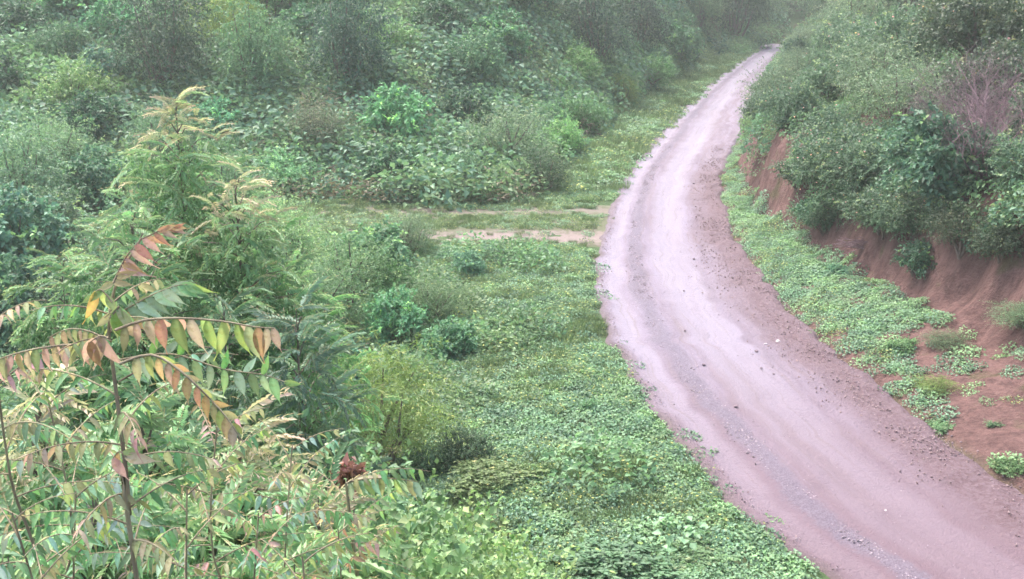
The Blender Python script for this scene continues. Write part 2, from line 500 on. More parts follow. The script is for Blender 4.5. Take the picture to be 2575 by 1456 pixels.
def crown(name, seed, nleaf, rx, h, base, lobes, leaf, width, ca, cb, cy_=None, twl=0.45, droop=0.3, per=11, tall=1.0):
    """twigs radiate from lobes inside a crown; leaves sit along the twigs"""
    rng = np.random.default_rng(seed)
    cen = []
    for i in range(lobes):
        a = i * 2.399 + rng.uniform(-.5, .5); r = math.sqrt((i + .5) / lobes) * rx * .72
        t = r / rx
        zt = base + (h - base) * (1 - t ** 2 * .75 * tall) * rng.uniform(.62, 1.0) - .25 * rx
        cen.append((r * math.cos(a), r * math.sin(a), max(zt, base * .7)))
        if zt > base + .5 * rx:
            cen.append((r * math.cos(a) * 1.1, r * math.sin(a) * 1.1, base + (zt - base) * rng.uniform(.3, .55)))
    cen = np.array(cen)
    lr = rx * .36 * rng.uniform(.7, 1.25, len(cen))
    nt_ = nleaf // per
    li = rng.integers(0, len(cen), nt_)
    dirs = unit(nt_, rng); dirs[:, 2] = dirs[:, 2] * .8 + .25
    start = cen[li] + dirs * (lr[li] * rng.uniform(.15, .8, nt_))[:, None]
    tl = twl * rng.uniform(.5, 1.25, nt_) * rx / 1.4
    tcol = rng.uniform(0, 1, len(cen))[li] * .55 + rng.uniform(0, 1, nt_) * .45
    k = np.tile(np.arange(per), nt_); ti = np.repeat(np.arange(nt_), per)
    f = (k + rng.uniform(0, 1, len(k))) / per
    P = start[ti] + dirs[ti] * (tl[ti] * f)[:, None]
    P[:, 2] -= droop * tl[ti] * f ** 2
    side = unit(len(k), rng)
    D = dirs[ti] * .55 + side * .8; D[:, 2] -= droop * .8
    Nn = unit(len(k), rng) * .55 + dirs[ti] * .25; Nn[:, 2] += .75
    ok = P[:, 2] > .05
    c = tcol[ti] * .7 + f * .3
    col = np.array(ca) * (1 - c[:, None]) + np.array(cb) * c[:, None]
    if cy_ is not None:
        y = (rng.uniform(0, 1, nt_) < .10)[ti] & (f > .5)
        col[y] = np.array(cy_)
    col = col * rng.uniform(.75, 1.25, len(k))[:, None]
    Ln = leaf * rng.uniform(.6, 1.25, len(k)) * (1.1 - .35 * f)
    Wd = Ln * width
    m = leaves_mesh(name, P[ok], D[ok], Nn[ok], Ln[ok], Wd[ok], np.clip(col[ok], 0, 1))
    # stems
    T = Tubes()
    pyr = random.Random(seed)
    for i, cpt in enumerate(cen[:14]):
        cpt = Vector(cpt)
        b0 = Vector((pyr.uniform(-.1, .1), pyr.uniform(-.1, .1), -.25))
        mid = b0.lerp(cpt, .5) + Vector((pyr.uniform(-.1, .1), pyr.uniform(-.1, .1), .12)) * rx
        T.add([b0, mid, cpt], [.035 * rx, .024 * rx, .008 * rx])
    st = T.mesh(name + '_stems', M_BARK)
    return m, st, cen, lr

G1, G2, G3 = (.045, .105, .050), (.095, .185, .075), (.17, .26, .07)
KINDS = {}
def kind(key, n, fn): KINDS[key] = [fn(i) for i in range(n)]
kind('lantana', 3, lambda i: crown('lantana_crown', 100 + i, 6600, 1.4, 1.9, .3, 11, .10, .62, (.045, .10, .055), (.105, .19, .095), (.2, .28, .1)))
kind('broad', 3, lambda i: crown('broad_crown', 200 + i, 4800, 1.4, 2.3, .3, 10, .17, .62, (.035, .10, .06), (.085, .20, .10), (.17, .30, .09), droop=.5))
kind('small', 3, lambda i: crown('small_leaf_crown', 300 + i, 9000, 1.5, 2.5, .4, 13, .075, .5, (.065, .12, .06), (.15, .22, .12), (.26, .30, .14), twl=.6))
kind('fine', 2, lambda i: crown('fine_crown', 400 + i, 11000, 1.2, 2.3, .2, 10, .11, .16, (.11, .15, .035), (.26, .31, .08), (.4, .36, .16), twl=.8, droop=.6, per=20))
kind('tree', 3, lambda i: crown('tree_crown', 500 + i, 8500, 1.7, 4.0, .7, 14, .12, .5, (.045, .095, .055), (.10, .17, .095), (.2, .25, .12), twl=.6, droop=.6))
kind('bright', 2, lambda i: crown('bright_crown', 600 + i, 5200, 1.2, 1.7, .15, 9, .12, .6, (.07, .16, .05), (.13, .27, .085), (.24, .34, .12)))
kind('vine', 2, lambda i: crown('vine_crown', 700 + i, 7500, 1.6, 1.9, .1, 13, .085, .85, (.09, .17, .06), (.17, .29, .10), (.30, .37, .15), twl=.4, droop=.2, per=9))

def blossoms(seed, cen, lr, n, rx):
    rng = np.random.default_rng(seed)
    li = rng.integers(0, len(cen), n)
    d = unit(n, rng); d[:, 2] = np.abs(d[:, 2]) * .8
    d[:, 1] -= .5
    P0 = cen[li] + d * (lr[li] * 1.25)[:, None]
    per = 9
    P = np.repeat(P0, per, 0); D = unit(n * per, rng); D[:, 2] = np.abs(D[:, 2])
    cols = np.array([(.62, .34, .36), (.62, .36, .28), (.66, .46, .22), (.62, .38, .42)])[rng.integers(0, 4, n)]
    return leaves_mesh('blossoms', P, D, unit(n * per, rng), np.full(n * per, .034), np.full(n * per, .034), np.repeat(cols, per, 0), 0.1, M_PETAL)
BLOS = [blossoms(900 + i, k[2], k[3], 16, 1.4) for i, k in enumerate(KINDS['lantana'])]

PLANTS = []     # for the labels: (root, look, noun, zone, px)
TINT = {}
def plant(key, look, noun, zone, loc, s, tint=(1, 1, 1), var=None, flower=False, sq=None, group=None, lean=0, label=None):
    v = KINDS[key]
    i = random.randrange(len(v)) if var is None else var
    m, st, cen, lr = v[i]
    nm = {'tree': 'tree'}.get(key, 'shrub') if noun != 'tree' else 'tree'
    if key == 'vine': nm = 'vine_mound'
    r = thing(nm, '', 'tree' if nm == 'tree' else ('vine' if nm == 'vine_mound' else 'shrub'), loc, group, random.uniform(0, 6.28), sq or (s, s, s * random.uniform(.9, 1.12)))
    r.rotation_euler[0] = lean + random.uniform(-.08, .08); r.rotation_euler[1] = random.uniform(-.08, .08)
    c = obj('crown' if nm == 'tree' else 'foliage', m, r); c.color = (*tint, 1)
    obj('trunk' if nm == 'tree' else 'stems', st, r)
    if flower:
        b = obj('blossoms', BLOS[i], r); b['kind'] = 'stuff'
    if label: r['label'] = label
    else: PLANTS.append((r, look, noun, zone, proj((loc[0], loc[1], loc[2] + 1 * s))[0]))
    return r

# ------------------------------------------------------------------ ground cover (stuff)
def clump(name, seed, n, leaf, width, ca, cb, hgt=.45, up=.7, spread=1.0, yel=None):
    rng = np.random.default_rng(seed)
    r = np.sqrt(rng.uniform(0, 1, n)) * spread; a = rng.uniform(0, 6.283, n)
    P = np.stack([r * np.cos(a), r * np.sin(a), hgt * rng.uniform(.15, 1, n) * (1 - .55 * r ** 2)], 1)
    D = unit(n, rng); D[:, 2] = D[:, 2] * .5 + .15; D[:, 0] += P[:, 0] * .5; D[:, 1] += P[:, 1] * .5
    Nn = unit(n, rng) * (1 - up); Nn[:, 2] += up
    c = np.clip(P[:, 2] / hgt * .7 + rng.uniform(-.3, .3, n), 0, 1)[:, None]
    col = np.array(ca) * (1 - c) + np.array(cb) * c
    if yel is not None: col[rng.uniform(0, 1, n) < .04] = yel
    Ln = leaf * rng.uniform(.6, 1.3, n)
    return bpy.data.objects.new(name, leaves_mesh(name, P, D, Nn, Ln, Ln * width, col * rng.uniform(.8, 1.2, (n, 1))))

def grass_clump(name, seed, n, ca, cb, hgt=1.0, w=.035):
    rng = np.random.default_rng(seed)
    r = np.sqrt(rng.uniform(0, 1, n)) * .55; a = rng.uniform(0, 6.283, n)
    P = np.stack([r * np.cos(a), r * np.sin(a), np.zeros(n) - .03], 1)
    D = unit(n, rng) * .45; D[:, 2] = 1; D[:, :2] += P[:, :2] * .7
    c = rng.uniform(0, 1, n)[:, None]
    col = np.array(ca) * (1 - c) + np.array(cb) * c
    Ln = hgt * rng.uniform(.45, 1.1, n)
    return bpy.data.objects.new(name, leaves_mesh(name, P, D, unit(n, rng), Ln, Ln * 0 + w, col, .1))

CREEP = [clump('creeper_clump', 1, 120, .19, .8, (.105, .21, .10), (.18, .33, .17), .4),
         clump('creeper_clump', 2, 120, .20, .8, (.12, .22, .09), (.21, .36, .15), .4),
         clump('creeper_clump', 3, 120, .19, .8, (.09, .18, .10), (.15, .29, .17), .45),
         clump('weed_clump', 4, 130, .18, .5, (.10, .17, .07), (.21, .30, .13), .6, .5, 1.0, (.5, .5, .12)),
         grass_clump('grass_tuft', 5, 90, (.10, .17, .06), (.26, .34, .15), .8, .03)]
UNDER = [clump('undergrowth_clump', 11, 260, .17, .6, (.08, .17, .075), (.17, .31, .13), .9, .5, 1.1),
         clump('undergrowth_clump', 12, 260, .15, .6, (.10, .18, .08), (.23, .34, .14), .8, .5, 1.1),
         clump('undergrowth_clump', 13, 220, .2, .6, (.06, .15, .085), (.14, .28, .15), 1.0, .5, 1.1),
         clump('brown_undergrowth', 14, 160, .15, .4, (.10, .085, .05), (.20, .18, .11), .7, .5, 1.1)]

def rock_mesh(name, seed, mat, sub=2, flat_=.7, amp=.28):
    rng = random.Random(seed)
    import bmesh
    bm = bmesh.new(); bmesh.ops.create_icosphere(bm, subdivisions=sub, radius=1)
    ks = [(Vector((rng.gauss(0, 1), rng.gauss(0, 1), rng.gauss(0, 1))).normalized(), rng.uniform(.45, .95)) for _ in range(9)]
    for v in bm.verts:
        d = v.co.normalized(); r = 1.0
        for kx, kd in ks:
            t = d.dot(kx)
            if t * r > kd: r = kd / t
        v.co = d * r * (1 + rng.uniform(-.03, .03)); v.co.z *= flat_
    me = bpy.data.meshes.new(name); bm.to_mesh(me); bm.free(); me.materials.append(mat)
    return me
PEBB = [bpy.data.objects.new('pebble', rock_mesh('pebble', 60 + i, M_GRAVEL, 1)) for i in range(3)] + \
       [bpy.data.objects.new('clod', rock_mesh('clod', 70 + i, M_CLOD, 1)) for i in range(3)]

def scatter_stuff(name, pts, scl, rot, index, protos, label=None, cat=None):
    coll = bpy.data.collections.new(name + '_pieces')
    used = []
    for i, p in enumerate(protos):
        q = p.copy(); q.name = '%s_%02d' % (name, i); coll.objects.link(q)
    me = bpy.data.meshes.new(name)
    me.vertices.add(len(pts)); me.vertices.foreach_set('co', np.asarray(pts, np.float32).ravel())
    a = me.attributes.new('scl', 'FLOAT', 'POINT'); a.data.foreach_set('value', np.asarray(scl, np.float32))
    a = me.attributes.new('rot', 'FLOAT_VECTOR', 'POINT'); a.data.foreach_set('vector', np.asarray(rot, np.float32).ravel())
    a = me.attributes.new('pick', 'INT', 'POINT'); a.data.foreach_set('value', np.asarray(index, np.int32))
    o = obj(name, me); o['kind'] = 'stuff'
    if label: o['label'] = label; o['category'] = cat
    ng = bpy.data.node_groups.new(name, 'GeometryNodeTree')
    ng.interface.new_socket('Geometry', in_out='INPUT', socket_type='NodeSocketGeometry')
    ng.interface.new_socket('Geometry', in_out='OUTPUT', socket_type='NodeSocketGeometry')
    n, l = ng.nodes, ng.links
    gi = n.new('NodeGroupInput'); go = n.new('NodeGroupOutput')
    ci = n.new('GeometryNodeCollectionInfo'); ci.inputs['Collection'].default_value = coll
    ci.inputs['Separate Children'].default_value = True; ci.inputs['Reset Children'].default_value = True
    ip = n.new('GeometryNodeInstanceOnPoints'); ip.inputs['Pick Instance'].default_value = True
    def named(nm, ty):
        x = n.new('GeometryNodeInputNamedAttribute'); x.data_type = ty; x.inputs['Name'].default_value = nm
        return x.outputs[0]
    e2r = n.new('FunctionNodeEulerToRotation'); l.new(named('rot', 'FLOAT_VECTOR'), e2r.inputs[0])
    l.new(gi.outputs[0], ip.inputs['Points']); l.new(ci.outputs[0], ip.inputs['Instance'])
    l.new(named('pick', 'INT'), ip.inputs['Instance Index'])
    l.new(e2r.outputs[0], ip.inputs['Rotation']); l.new(named('scl', 'FLOAT'), ip.inputs['Scale'])
    l.new(ip.outputs[0], go.inputs[0])
    md = o.modifiers.new('scatter', 'NODES'); md.node_group = ng
    return o

def sample_area(x0, x1, y0, y1, dens, maskf, pad=.10):
    n = int((x1 - x0) * (y1 - y0) * dens)
    x = RNG.uniform(x0, x1, n); y = RNG.uniform(y0, y1, n)
    keep = (np.abs(x) < y * (.466 + pad) + 2) & (RNG.uniform(0, 1, n) < maskf(x, y))
    x, y = x[keep], y[keep]
    return x, y, H(x, y)

def cover(name, x, y, z, s0, s1, protos, index, label, cat, tilt=.25, sink=.03):
    n = len(x)
    e = .3
    gxn = (H(x + e, y) - H(x - e, y)) / (2 * e); gyn = (H(x, y + e) - H(x, y - e)) / (2 * e)
    rot = np.stack([np.clip(np.arctan(gyn), -.7, .7) + RNG.uniform(-tilt, tilt, n),
                    np.clip(-np.arctan(gxn), -.7, .7) + RNG.uniform(-tilt, tilt, n), RNG.uniform(0, 0, n)], 1)
    # rotate about the local vertical through the choice of variant only; keeps slope tilt exact
    sc = RNG.uniform(s0, s1, n)
    return scatter_stuff(name, np.stack([x, y, z - sink], 1), sc, rot, index(x, y), protos, label, cat)

def pick_noise(x, y, n, sc=3.0, seed=0, jitter=.35):
    f = fbm(x / sc, y / sc, seed, 3) / .94 + RNG.uniform(-jitter, jitter, len(x))
    return np.clip((f * n), 0, n - 1).astype(int)

def dl_(x, y): return XL(y) - x
def dr_(x, y): return x - XR(y)
def vw_(y): return np.interp(y, VW_Y, VW)
def ontrack(x, y): return (y > TRK_Y0 - .3) & (y < TRK_Y1 + .3) & (x > -27)
# low creeping cover left of the road
m1 = lambda x, y: (dl_(x, y) > -.15 + .5 * (vnoise(x * 0, y * 1.7, 5) - .5)) * (~ontrack(x, y)) * np.clip(sst(-.2, .9, dl_(x, y)) * .8 + .2, 0, 1) * (((x + 3.3) / 1.0) ** 2 + ((y - 19.4) / 1.5) ** 2 > 1)
x, y, z = sample_area(-26, 8, 11, 48, 26, m1)
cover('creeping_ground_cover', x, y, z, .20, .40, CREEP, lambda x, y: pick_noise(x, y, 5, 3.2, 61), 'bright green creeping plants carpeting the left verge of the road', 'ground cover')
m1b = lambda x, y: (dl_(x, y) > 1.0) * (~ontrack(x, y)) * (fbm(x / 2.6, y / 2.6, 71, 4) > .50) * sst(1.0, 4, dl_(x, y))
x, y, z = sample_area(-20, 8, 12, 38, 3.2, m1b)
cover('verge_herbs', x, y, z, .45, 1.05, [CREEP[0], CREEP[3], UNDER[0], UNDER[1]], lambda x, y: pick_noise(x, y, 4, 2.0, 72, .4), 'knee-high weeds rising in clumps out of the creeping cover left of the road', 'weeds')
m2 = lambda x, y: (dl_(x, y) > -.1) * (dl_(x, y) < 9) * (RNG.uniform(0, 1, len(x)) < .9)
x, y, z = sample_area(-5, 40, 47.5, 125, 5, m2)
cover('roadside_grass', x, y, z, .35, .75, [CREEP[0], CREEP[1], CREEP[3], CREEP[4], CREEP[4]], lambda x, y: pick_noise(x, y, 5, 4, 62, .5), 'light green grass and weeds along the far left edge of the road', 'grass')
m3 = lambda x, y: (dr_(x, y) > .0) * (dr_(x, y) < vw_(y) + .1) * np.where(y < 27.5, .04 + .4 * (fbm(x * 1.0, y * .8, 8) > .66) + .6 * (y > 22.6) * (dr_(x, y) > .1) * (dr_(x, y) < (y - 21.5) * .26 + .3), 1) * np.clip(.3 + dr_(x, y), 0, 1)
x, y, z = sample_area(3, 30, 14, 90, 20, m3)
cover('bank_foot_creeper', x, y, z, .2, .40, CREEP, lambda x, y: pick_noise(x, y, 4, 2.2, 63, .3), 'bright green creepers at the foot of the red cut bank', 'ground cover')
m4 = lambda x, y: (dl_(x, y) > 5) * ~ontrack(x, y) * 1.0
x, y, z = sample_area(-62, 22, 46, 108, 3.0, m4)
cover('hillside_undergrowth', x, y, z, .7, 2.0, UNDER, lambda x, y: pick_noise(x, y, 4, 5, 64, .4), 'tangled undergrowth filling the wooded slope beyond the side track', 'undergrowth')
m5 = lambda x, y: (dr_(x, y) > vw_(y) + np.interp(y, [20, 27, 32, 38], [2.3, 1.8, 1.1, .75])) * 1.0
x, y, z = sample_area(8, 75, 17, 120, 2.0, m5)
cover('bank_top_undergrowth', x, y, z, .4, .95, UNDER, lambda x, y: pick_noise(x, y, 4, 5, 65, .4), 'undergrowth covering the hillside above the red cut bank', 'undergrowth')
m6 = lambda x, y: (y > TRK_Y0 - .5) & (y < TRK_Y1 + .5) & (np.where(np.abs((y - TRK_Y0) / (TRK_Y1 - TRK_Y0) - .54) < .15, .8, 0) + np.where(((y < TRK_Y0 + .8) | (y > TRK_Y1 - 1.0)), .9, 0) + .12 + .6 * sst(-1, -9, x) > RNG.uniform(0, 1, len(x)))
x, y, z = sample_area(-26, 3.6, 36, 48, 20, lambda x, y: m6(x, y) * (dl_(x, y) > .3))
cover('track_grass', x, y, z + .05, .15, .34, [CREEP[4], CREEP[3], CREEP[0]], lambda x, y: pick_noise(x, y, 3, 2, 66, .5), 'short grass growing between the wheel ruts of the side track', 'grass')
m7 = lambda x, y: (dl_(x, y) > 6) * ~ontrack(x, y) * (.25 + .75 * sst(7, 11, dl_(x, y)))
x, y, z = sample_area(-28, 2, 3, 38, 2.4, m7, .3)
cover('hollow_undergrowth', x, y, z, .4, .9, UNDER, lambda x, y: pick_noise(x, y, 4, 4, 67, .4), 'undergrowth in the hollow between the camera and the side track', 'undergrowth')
# grassy weeds behind the far end of the road
x, y, z = sample_area(5, 90, 118, 190, .5, lambda x, y: (np.abs(dl_(x, y)) > 0) * 1.0 * (np.maximum(dl_(x, y), dr_(x, y)) > .3))
cover('far_undergrowth', x, y, z, 1.2, 2.2, UNDER, lambda x, y: pick_noise(x, y, 4, 9, 68, .4), 'undergrowth on the rise where the road disappears', 'undergrowth')

# gravel and clods
def gravel(name, n, vc, vs, s0, s1, protos, label, y0=12, y1=60, pw=1.6):
    y = y0 + (y1 - y0) * RNG.uniform(0, 1, n) ** pw
    v = vc + RNG.normal(0, vs, n)
    keep = (v > .02) & (v < 1.05) & (fbm(y * .6, v * 7, 81) > RNG.uniform(.25, .55, n))
    y, v = y[keep], v[keep]; n = len(y)
    x = XL(y) * (1 - v) + XR(y) * v
    z = np.where(v < 1, .035 + .05 * sst(.68, .85, v), H(x, y) + .01)
    return scatter_stuff(name, np.stack([x, y, z], 1), s0 + (s1 - s0) * RNG.uniform(0, 1, n) ** 3, RNG.uniform(-3, 3, (n, 3)), RNG.integers(0, len(protos), n), protos, label, 'gravel')
gravel('gravel_strip', 11000, .255, .022, .01, .035, PEBB[:3], 'loose grey gravel in the strip left of the middle of the road')
gravel('road_gravel', 1500, .45, .25, .006, .02, PEBB[:3], 'small stones strewn over the wheel tracks of the road')
gravel('shoulder_clods', 14000, .88, .09, .008, .038, PEBB[3:], 'crumbled red earth and stones on the right shoulder of the road')
gravel('left_edge_gravel', 2200, .03, .025, .008, .03, PEBB, 'small stones along the left edge of the road')

# ------------------------------------------------------------------ shrubs and trees on the left slope
LOOKS = {'lantana': ('dark green dense', 'shrub'), 'broad': ('teal-green broad-leaved', 'shrub'), 'small': ('grey-green small-leaved', 'shrub'),
         'fine': ('yellow-olive feathery', 'shrub'), 'tree': ('dark green spreading', 'tree'), 'bright': ('fresh bright green', 'shrub'), 'vine': ('light green', 'vine-covered mound')}
TINTS = {'lantana': (1, 1, 1), 'broad': (1, 1, 1), 'small': (1, 1, 1), 'fine': (1, 1, 1), 'tree': (1, 1, 1), 'bright': (1, 1, 1), 'vine': (1, 1, 1)}
placed = []
def far_enough(p, r):
    return all((p.x - q[0]) ** 2 + (p.y - q[1]) ** 2 > ((r + q[2]) * .5) ** 2 for q in placed)
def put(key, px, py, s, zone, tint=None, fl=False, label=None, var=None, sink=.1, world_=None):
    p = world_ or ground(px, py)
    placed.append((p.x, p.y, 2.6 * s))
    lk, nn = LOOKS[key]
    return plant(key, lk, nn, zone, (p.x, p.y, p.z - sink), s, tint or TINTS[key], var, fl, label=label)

Z1, Z2, Z3 = 'just beyond the side track', 'halfway up the wooded slope', 'high on the wooded slope'
# hand-placed ones the picture shows
put('fine', 1560, 262, 1.0, '', (1.1, 1.25, .9), label='small yellow-green bush at the foot of the dark tree near the road')
put('small', 1275, 440, 1.65, '', (1.25, 1.3, 1.25), label='pale grey-green shrub mound above the near end of the side track')
put('broad', 1170, 345, 1.3, '', (1.0, 1.0, .9), label='dark leafy shrub directly above the pale mound')
put('bright', 600, 440, 1.2, '', (.9, 1, .9), label='bright green bush right of the pink-tipped tree, on the slope')
put('tree', 1500, 190, 1.7, '', (.62, .66, .75), label='shade-tinted dark tree standing left of the far stretch of road')  # dark tint paints the shade of the hollow into the crown
put('tree', 1600, 160, 1.6, '', (.65, .72, .8), label='dark tree next to the road bend, right of the shade-tinted tree')
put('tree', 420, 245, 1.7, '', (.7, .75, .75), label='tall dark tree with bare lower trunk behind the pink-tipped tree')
put('broad', 290, 240, 1.3, '', (1.3, 1.4, 1.7), label='blue-green large-leaved shrub on the upper left slope')
put('vine', 190, 300, 1.6, '', (.85, .9, .75), label='bright yellow-green creeper mound on the upper left slope')
put('tree', 870, 240, 1.6, '', (.75, 1.0, 1.1), label='blue-green tree in the middle of the upper slope')
put('small', 800, 390, 1.3, '', (1.0, .8, .85), label='brownish shrub above the dark end of the side track')
rnd = random.Random(5)
tries = 0
for band in range(3):
    y0, y1, rr_, smin, smax = [(TRK_Y1 + 2.6, 54, 2.6, 1.0, 1.5), (54, 68, 3.1, 1.3, 2.0), (68, 92, 4.2, 1.8, 2.6)][band]
    for k in range(700):
        Y = rnd.uniform(y0, y1); X = rnd.uniform(-.5 * Y - 1, .5 * Y)
        d = float(XL(Y)) - X
        if d < (3.0 if band == 0 else 4.2): continue
        s = rnd.uniform(smin, smax)
        p = Vector((X, Y, hz(X, Y)))
        if not far_enough(p, rr_ * (s / smin) ** .5): continue
        if proj(p)[1] < -60: continue
        u = rnd.random()
        key = 'small' if u < .12 else 'broad' if u < .52 else 'tree' if u < .64 else 'lantana' if u < .80 else 'vine' if u < .97 else 'fine'
        if band == 0 and key == 'tree': key = 'small'
        if key == 'tree': s *= .9
        if d < 8: s *= .7
        q = fbm(X / 9, Y / 9, 91)
        t = rnd.choice([.65, .95, 1.35, 1.75]) * rnd.uniform(.9, 1.1)
        tint = (t * (1.05 - .4 * q) , t * 1.12, t * (.72 + .4 * q))
        if key == 'vine': tint = tuple(v * min(1, 1.0 / t) for v in tint)
        put(key, 0, 0, s, [Z1, Z2, Z3][band], tint, world_=p)

# beyond the far end of the road
for k in range(300):
    Y = rnd.uniform(126, 165); X = rnd.uniform(.12 * Y, .42 * Y)
    if -3 < X - float(XL(Y)) and X < float(XR(Y)) + 3: continue
    p = Vector((X, Y, hz(X, Y)))
    if not far_enough(p, 7.5): continue
    put(rnd.choice(['tree', 'broad', 'small']), 0, 0, rnd.uniform(2.2, 3.0), 'where the road disappears', (.9, 1.0, .85), world_=p)
for k in range(200):
    Y = rnd.uniform(92, 126); X = float(XL(Y)) - rnd.uniform(4, 22)
    p = Vector((X, Y, hz(X, Y)))
    if not far_enough(p, 5.5): continue
    put(rnd.choice(['tree', 'broad', 'small']), 0, 0, rnd.uniform(1.5, 2.2), 'left of the far road end', (1, 1.1, .9), world_=p)

# ------------------------------------------------------------------ hillside right of the road
R1, R2, R3 = 'overhanging the red cut bank', 'on the slope above the cut bank', 'high on the right-hand slope'
for band in range(3):
    d0, d1, rr_, smin, smax = [(.55, 1.6, 2.0, .95, 1.3), (2.4, 7, 2.6, 1.15, 1.7), (7, 26, 3.8, 1.6, 2.4)][band]
    for k in range(900):
        Y = rnd.uniform(22, 110) if band else rnd.uniform(26, 112)
        dd = rnd.uniform(d0, d1)
        X = float(XR(Y)) + float(vw_(Y)) + dd + float(np.interp(Y, [20, 27, 32, 38], [1.9, 1.4, .8, .45]))
        if X > .5 * Y + 2 or X < .02: continue
        far = max(1, Y / 55)
        s = rnd.uniform(smin, smax) * far ** .5
        if Y > 58 and dd < 4: s *= .62; X += 1.0
        p = Vector((X, Y, hz(X, Y)))
        if not far_enough(p, rr_ * far): continue
        if proj(p)[1] < -120: continue
        u = rnd.random()
        key = ('lantana' if u < .72 else 'broad' if u < .86 else 'small') if band < 2 else ('lantana' if u < .35 else 'small' if u < .6 else 'tree' if u < .85 else 'broad')
        t = rnd.uniform(.85, 1.15)
        px, py, _ = proj(p)
        tint = (t, t * 1.0, t * 1.05)
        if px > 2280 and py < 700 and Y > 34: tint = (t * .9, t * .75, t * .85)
        fl = key == 'lantana' and Y < 75
        put(key, 0, 0, s, [R1, R2, R3][band], tint, fl=fl, world_=p)

# bushes growing out of the face of the bank
for k in range(60):
    Y = rnd.uniform(31.5, 41.0)
    if 34.6 < Y < 36.0: continue
    f = float(np.interp(Y, [20, 27, 32, 38], [2.6, 2.0, 1.2, .9]))
    X = float(XR(Y)) + float(vw_(Y)) + f * rnd.uniform(.35, .9)
    p = Vector((X, Y, hz(X, Y)))
    if any((p.x - q[0]) ** 2 + (p.y - q[1]) ** 2 < .75 ** 2 for q in placed): continue
    t = rnd.uniform(.85, 1.15)
    put('lantana', 0, 0, rnd.uniform(.65, .9), 'hanging down the face of the cut bank', (t, t, t), fl=True, world_=p, sink=.35)
Rf = 'growing on the face of the cut bank'
for px, py, key, s, tint in [(2090, 500, 'lantana', 1.0, (1, 1.05, 1)), (2110, 560, 'lantana', .7, (.9, 1, .9)), (1885, 330, 'lantana', .6, (1, 1.1, 1)),
        (2060, 470, 'lantana', .9, (.9, 1, .95)), (2075, 590, 'lantana', .55, (.9, 1, .95)), (2055, 560, 'broad', .5, (.9, 1, .95)), (2160, 500, 'lantana', .8, (1, 1, 1)), (2240, 560, 'lantana', .75, (1, 1, 1.05)),
        (2300, 600, 'lantana', .6, (1, 1, 1)), (2400, 600, 'lantana', .6, (.9, .9, .9)), (2300, 690, 'broad', .45, (.8, .8, .8)), (2270, 880, 'bright', .3, (1, 1, 1)),
        (2380, 870, 'small', .3, (1, 1, .9)), (2420, 640, 'small', .6, (.7, .6, .65)), (2520, 650, 'lantana', .5, (.8, .7, .75)), (2110, 690, 'broad', .25, (1, 1.2, 1.1)),
        (2370, 1075, 'bright', .22, (1.1, 1, 1.3)), (2505, 1075, 'bright', .16, (1.1, 1, 1.4)), (2540, 1180, 'bright', .28, (1, .9, 1)), (2570, 830, 'small', .4, (1, 1.1, 1)), (2350, 980, 'fine', .3, (1, 1.2, .9))]:
    o_ = put(key, px, py, s * 1.15, Rf, tint, fl=(key == 'lantana' and s > .55))
    if s < .41: o_.scale = (s * 1.5, s * 1.3, s * .7)

# ------------------------------------------------------------------ hollow between the camera and the side track
W1 = 'in the hollow left of the road'
put('broad', 930, 700, 1.1, '', (1.3, 1.35, 1.1), label='leafy shrub below the dark end of the side track')
put('bright', 985, 760, .8, '', (.9, .95, .9), label='bright green leafy bush in the middle of the hollow')
put('small', 1080, 820, .8, '', (1.0, 1.1, .9), label='small-leaved shrub left of the green verge, below the side track')
put('fine', 945, 1175, 1.4, '', (1.15, 1.38, 1.15), label='large yellow-olive feathery shrub right of the pink-tipped trees', var=0)
put('fine', 850, 1215, 1.1, '', (.62, .62, .62), label='dark olive feathery shrub, shade tinted in, left of the yellow one', var=1)  # even grey tint paints the dark shade into this shrub's leaf colour
put('broad', 1130, 900, .6, '', (1, 1.15, .9), label='low leafy bush at the left edge of the green verge')
o_ = put('bright', 1240, 1215, .5, '', (1.5, 1.05, 1.0), label='low yellow-green weed patch in the lower verge'); o_.scale = (.95, .7, .28)
put('lantana', 1170, 1160, .45, '', (1, .95, .9), label='small dark weed bush above the bare red patch')
put('lantana', 1085, 1190, .4, '', (1, 1.1, .9), label='small round bush at the top of the bare red patch')
o_ = put('broad', 1560, 1440, .5, '', (1.1, .95, .75), label='low dark weed patch at the bottom of the lower verge'); o_.scale = (.85, .7, .22)
o_ = put('bright', 1480, 1030, .22, '', (1.5, 1.5, 2.0), label='single pale large-leaved weed in the middle of the verge')
o_ = put('bright', 1720, 1420, .35, '', (1, .9, 1), label='low bright green weed patch beside the near road edge'); o_.scale = (.8, .6, .2)
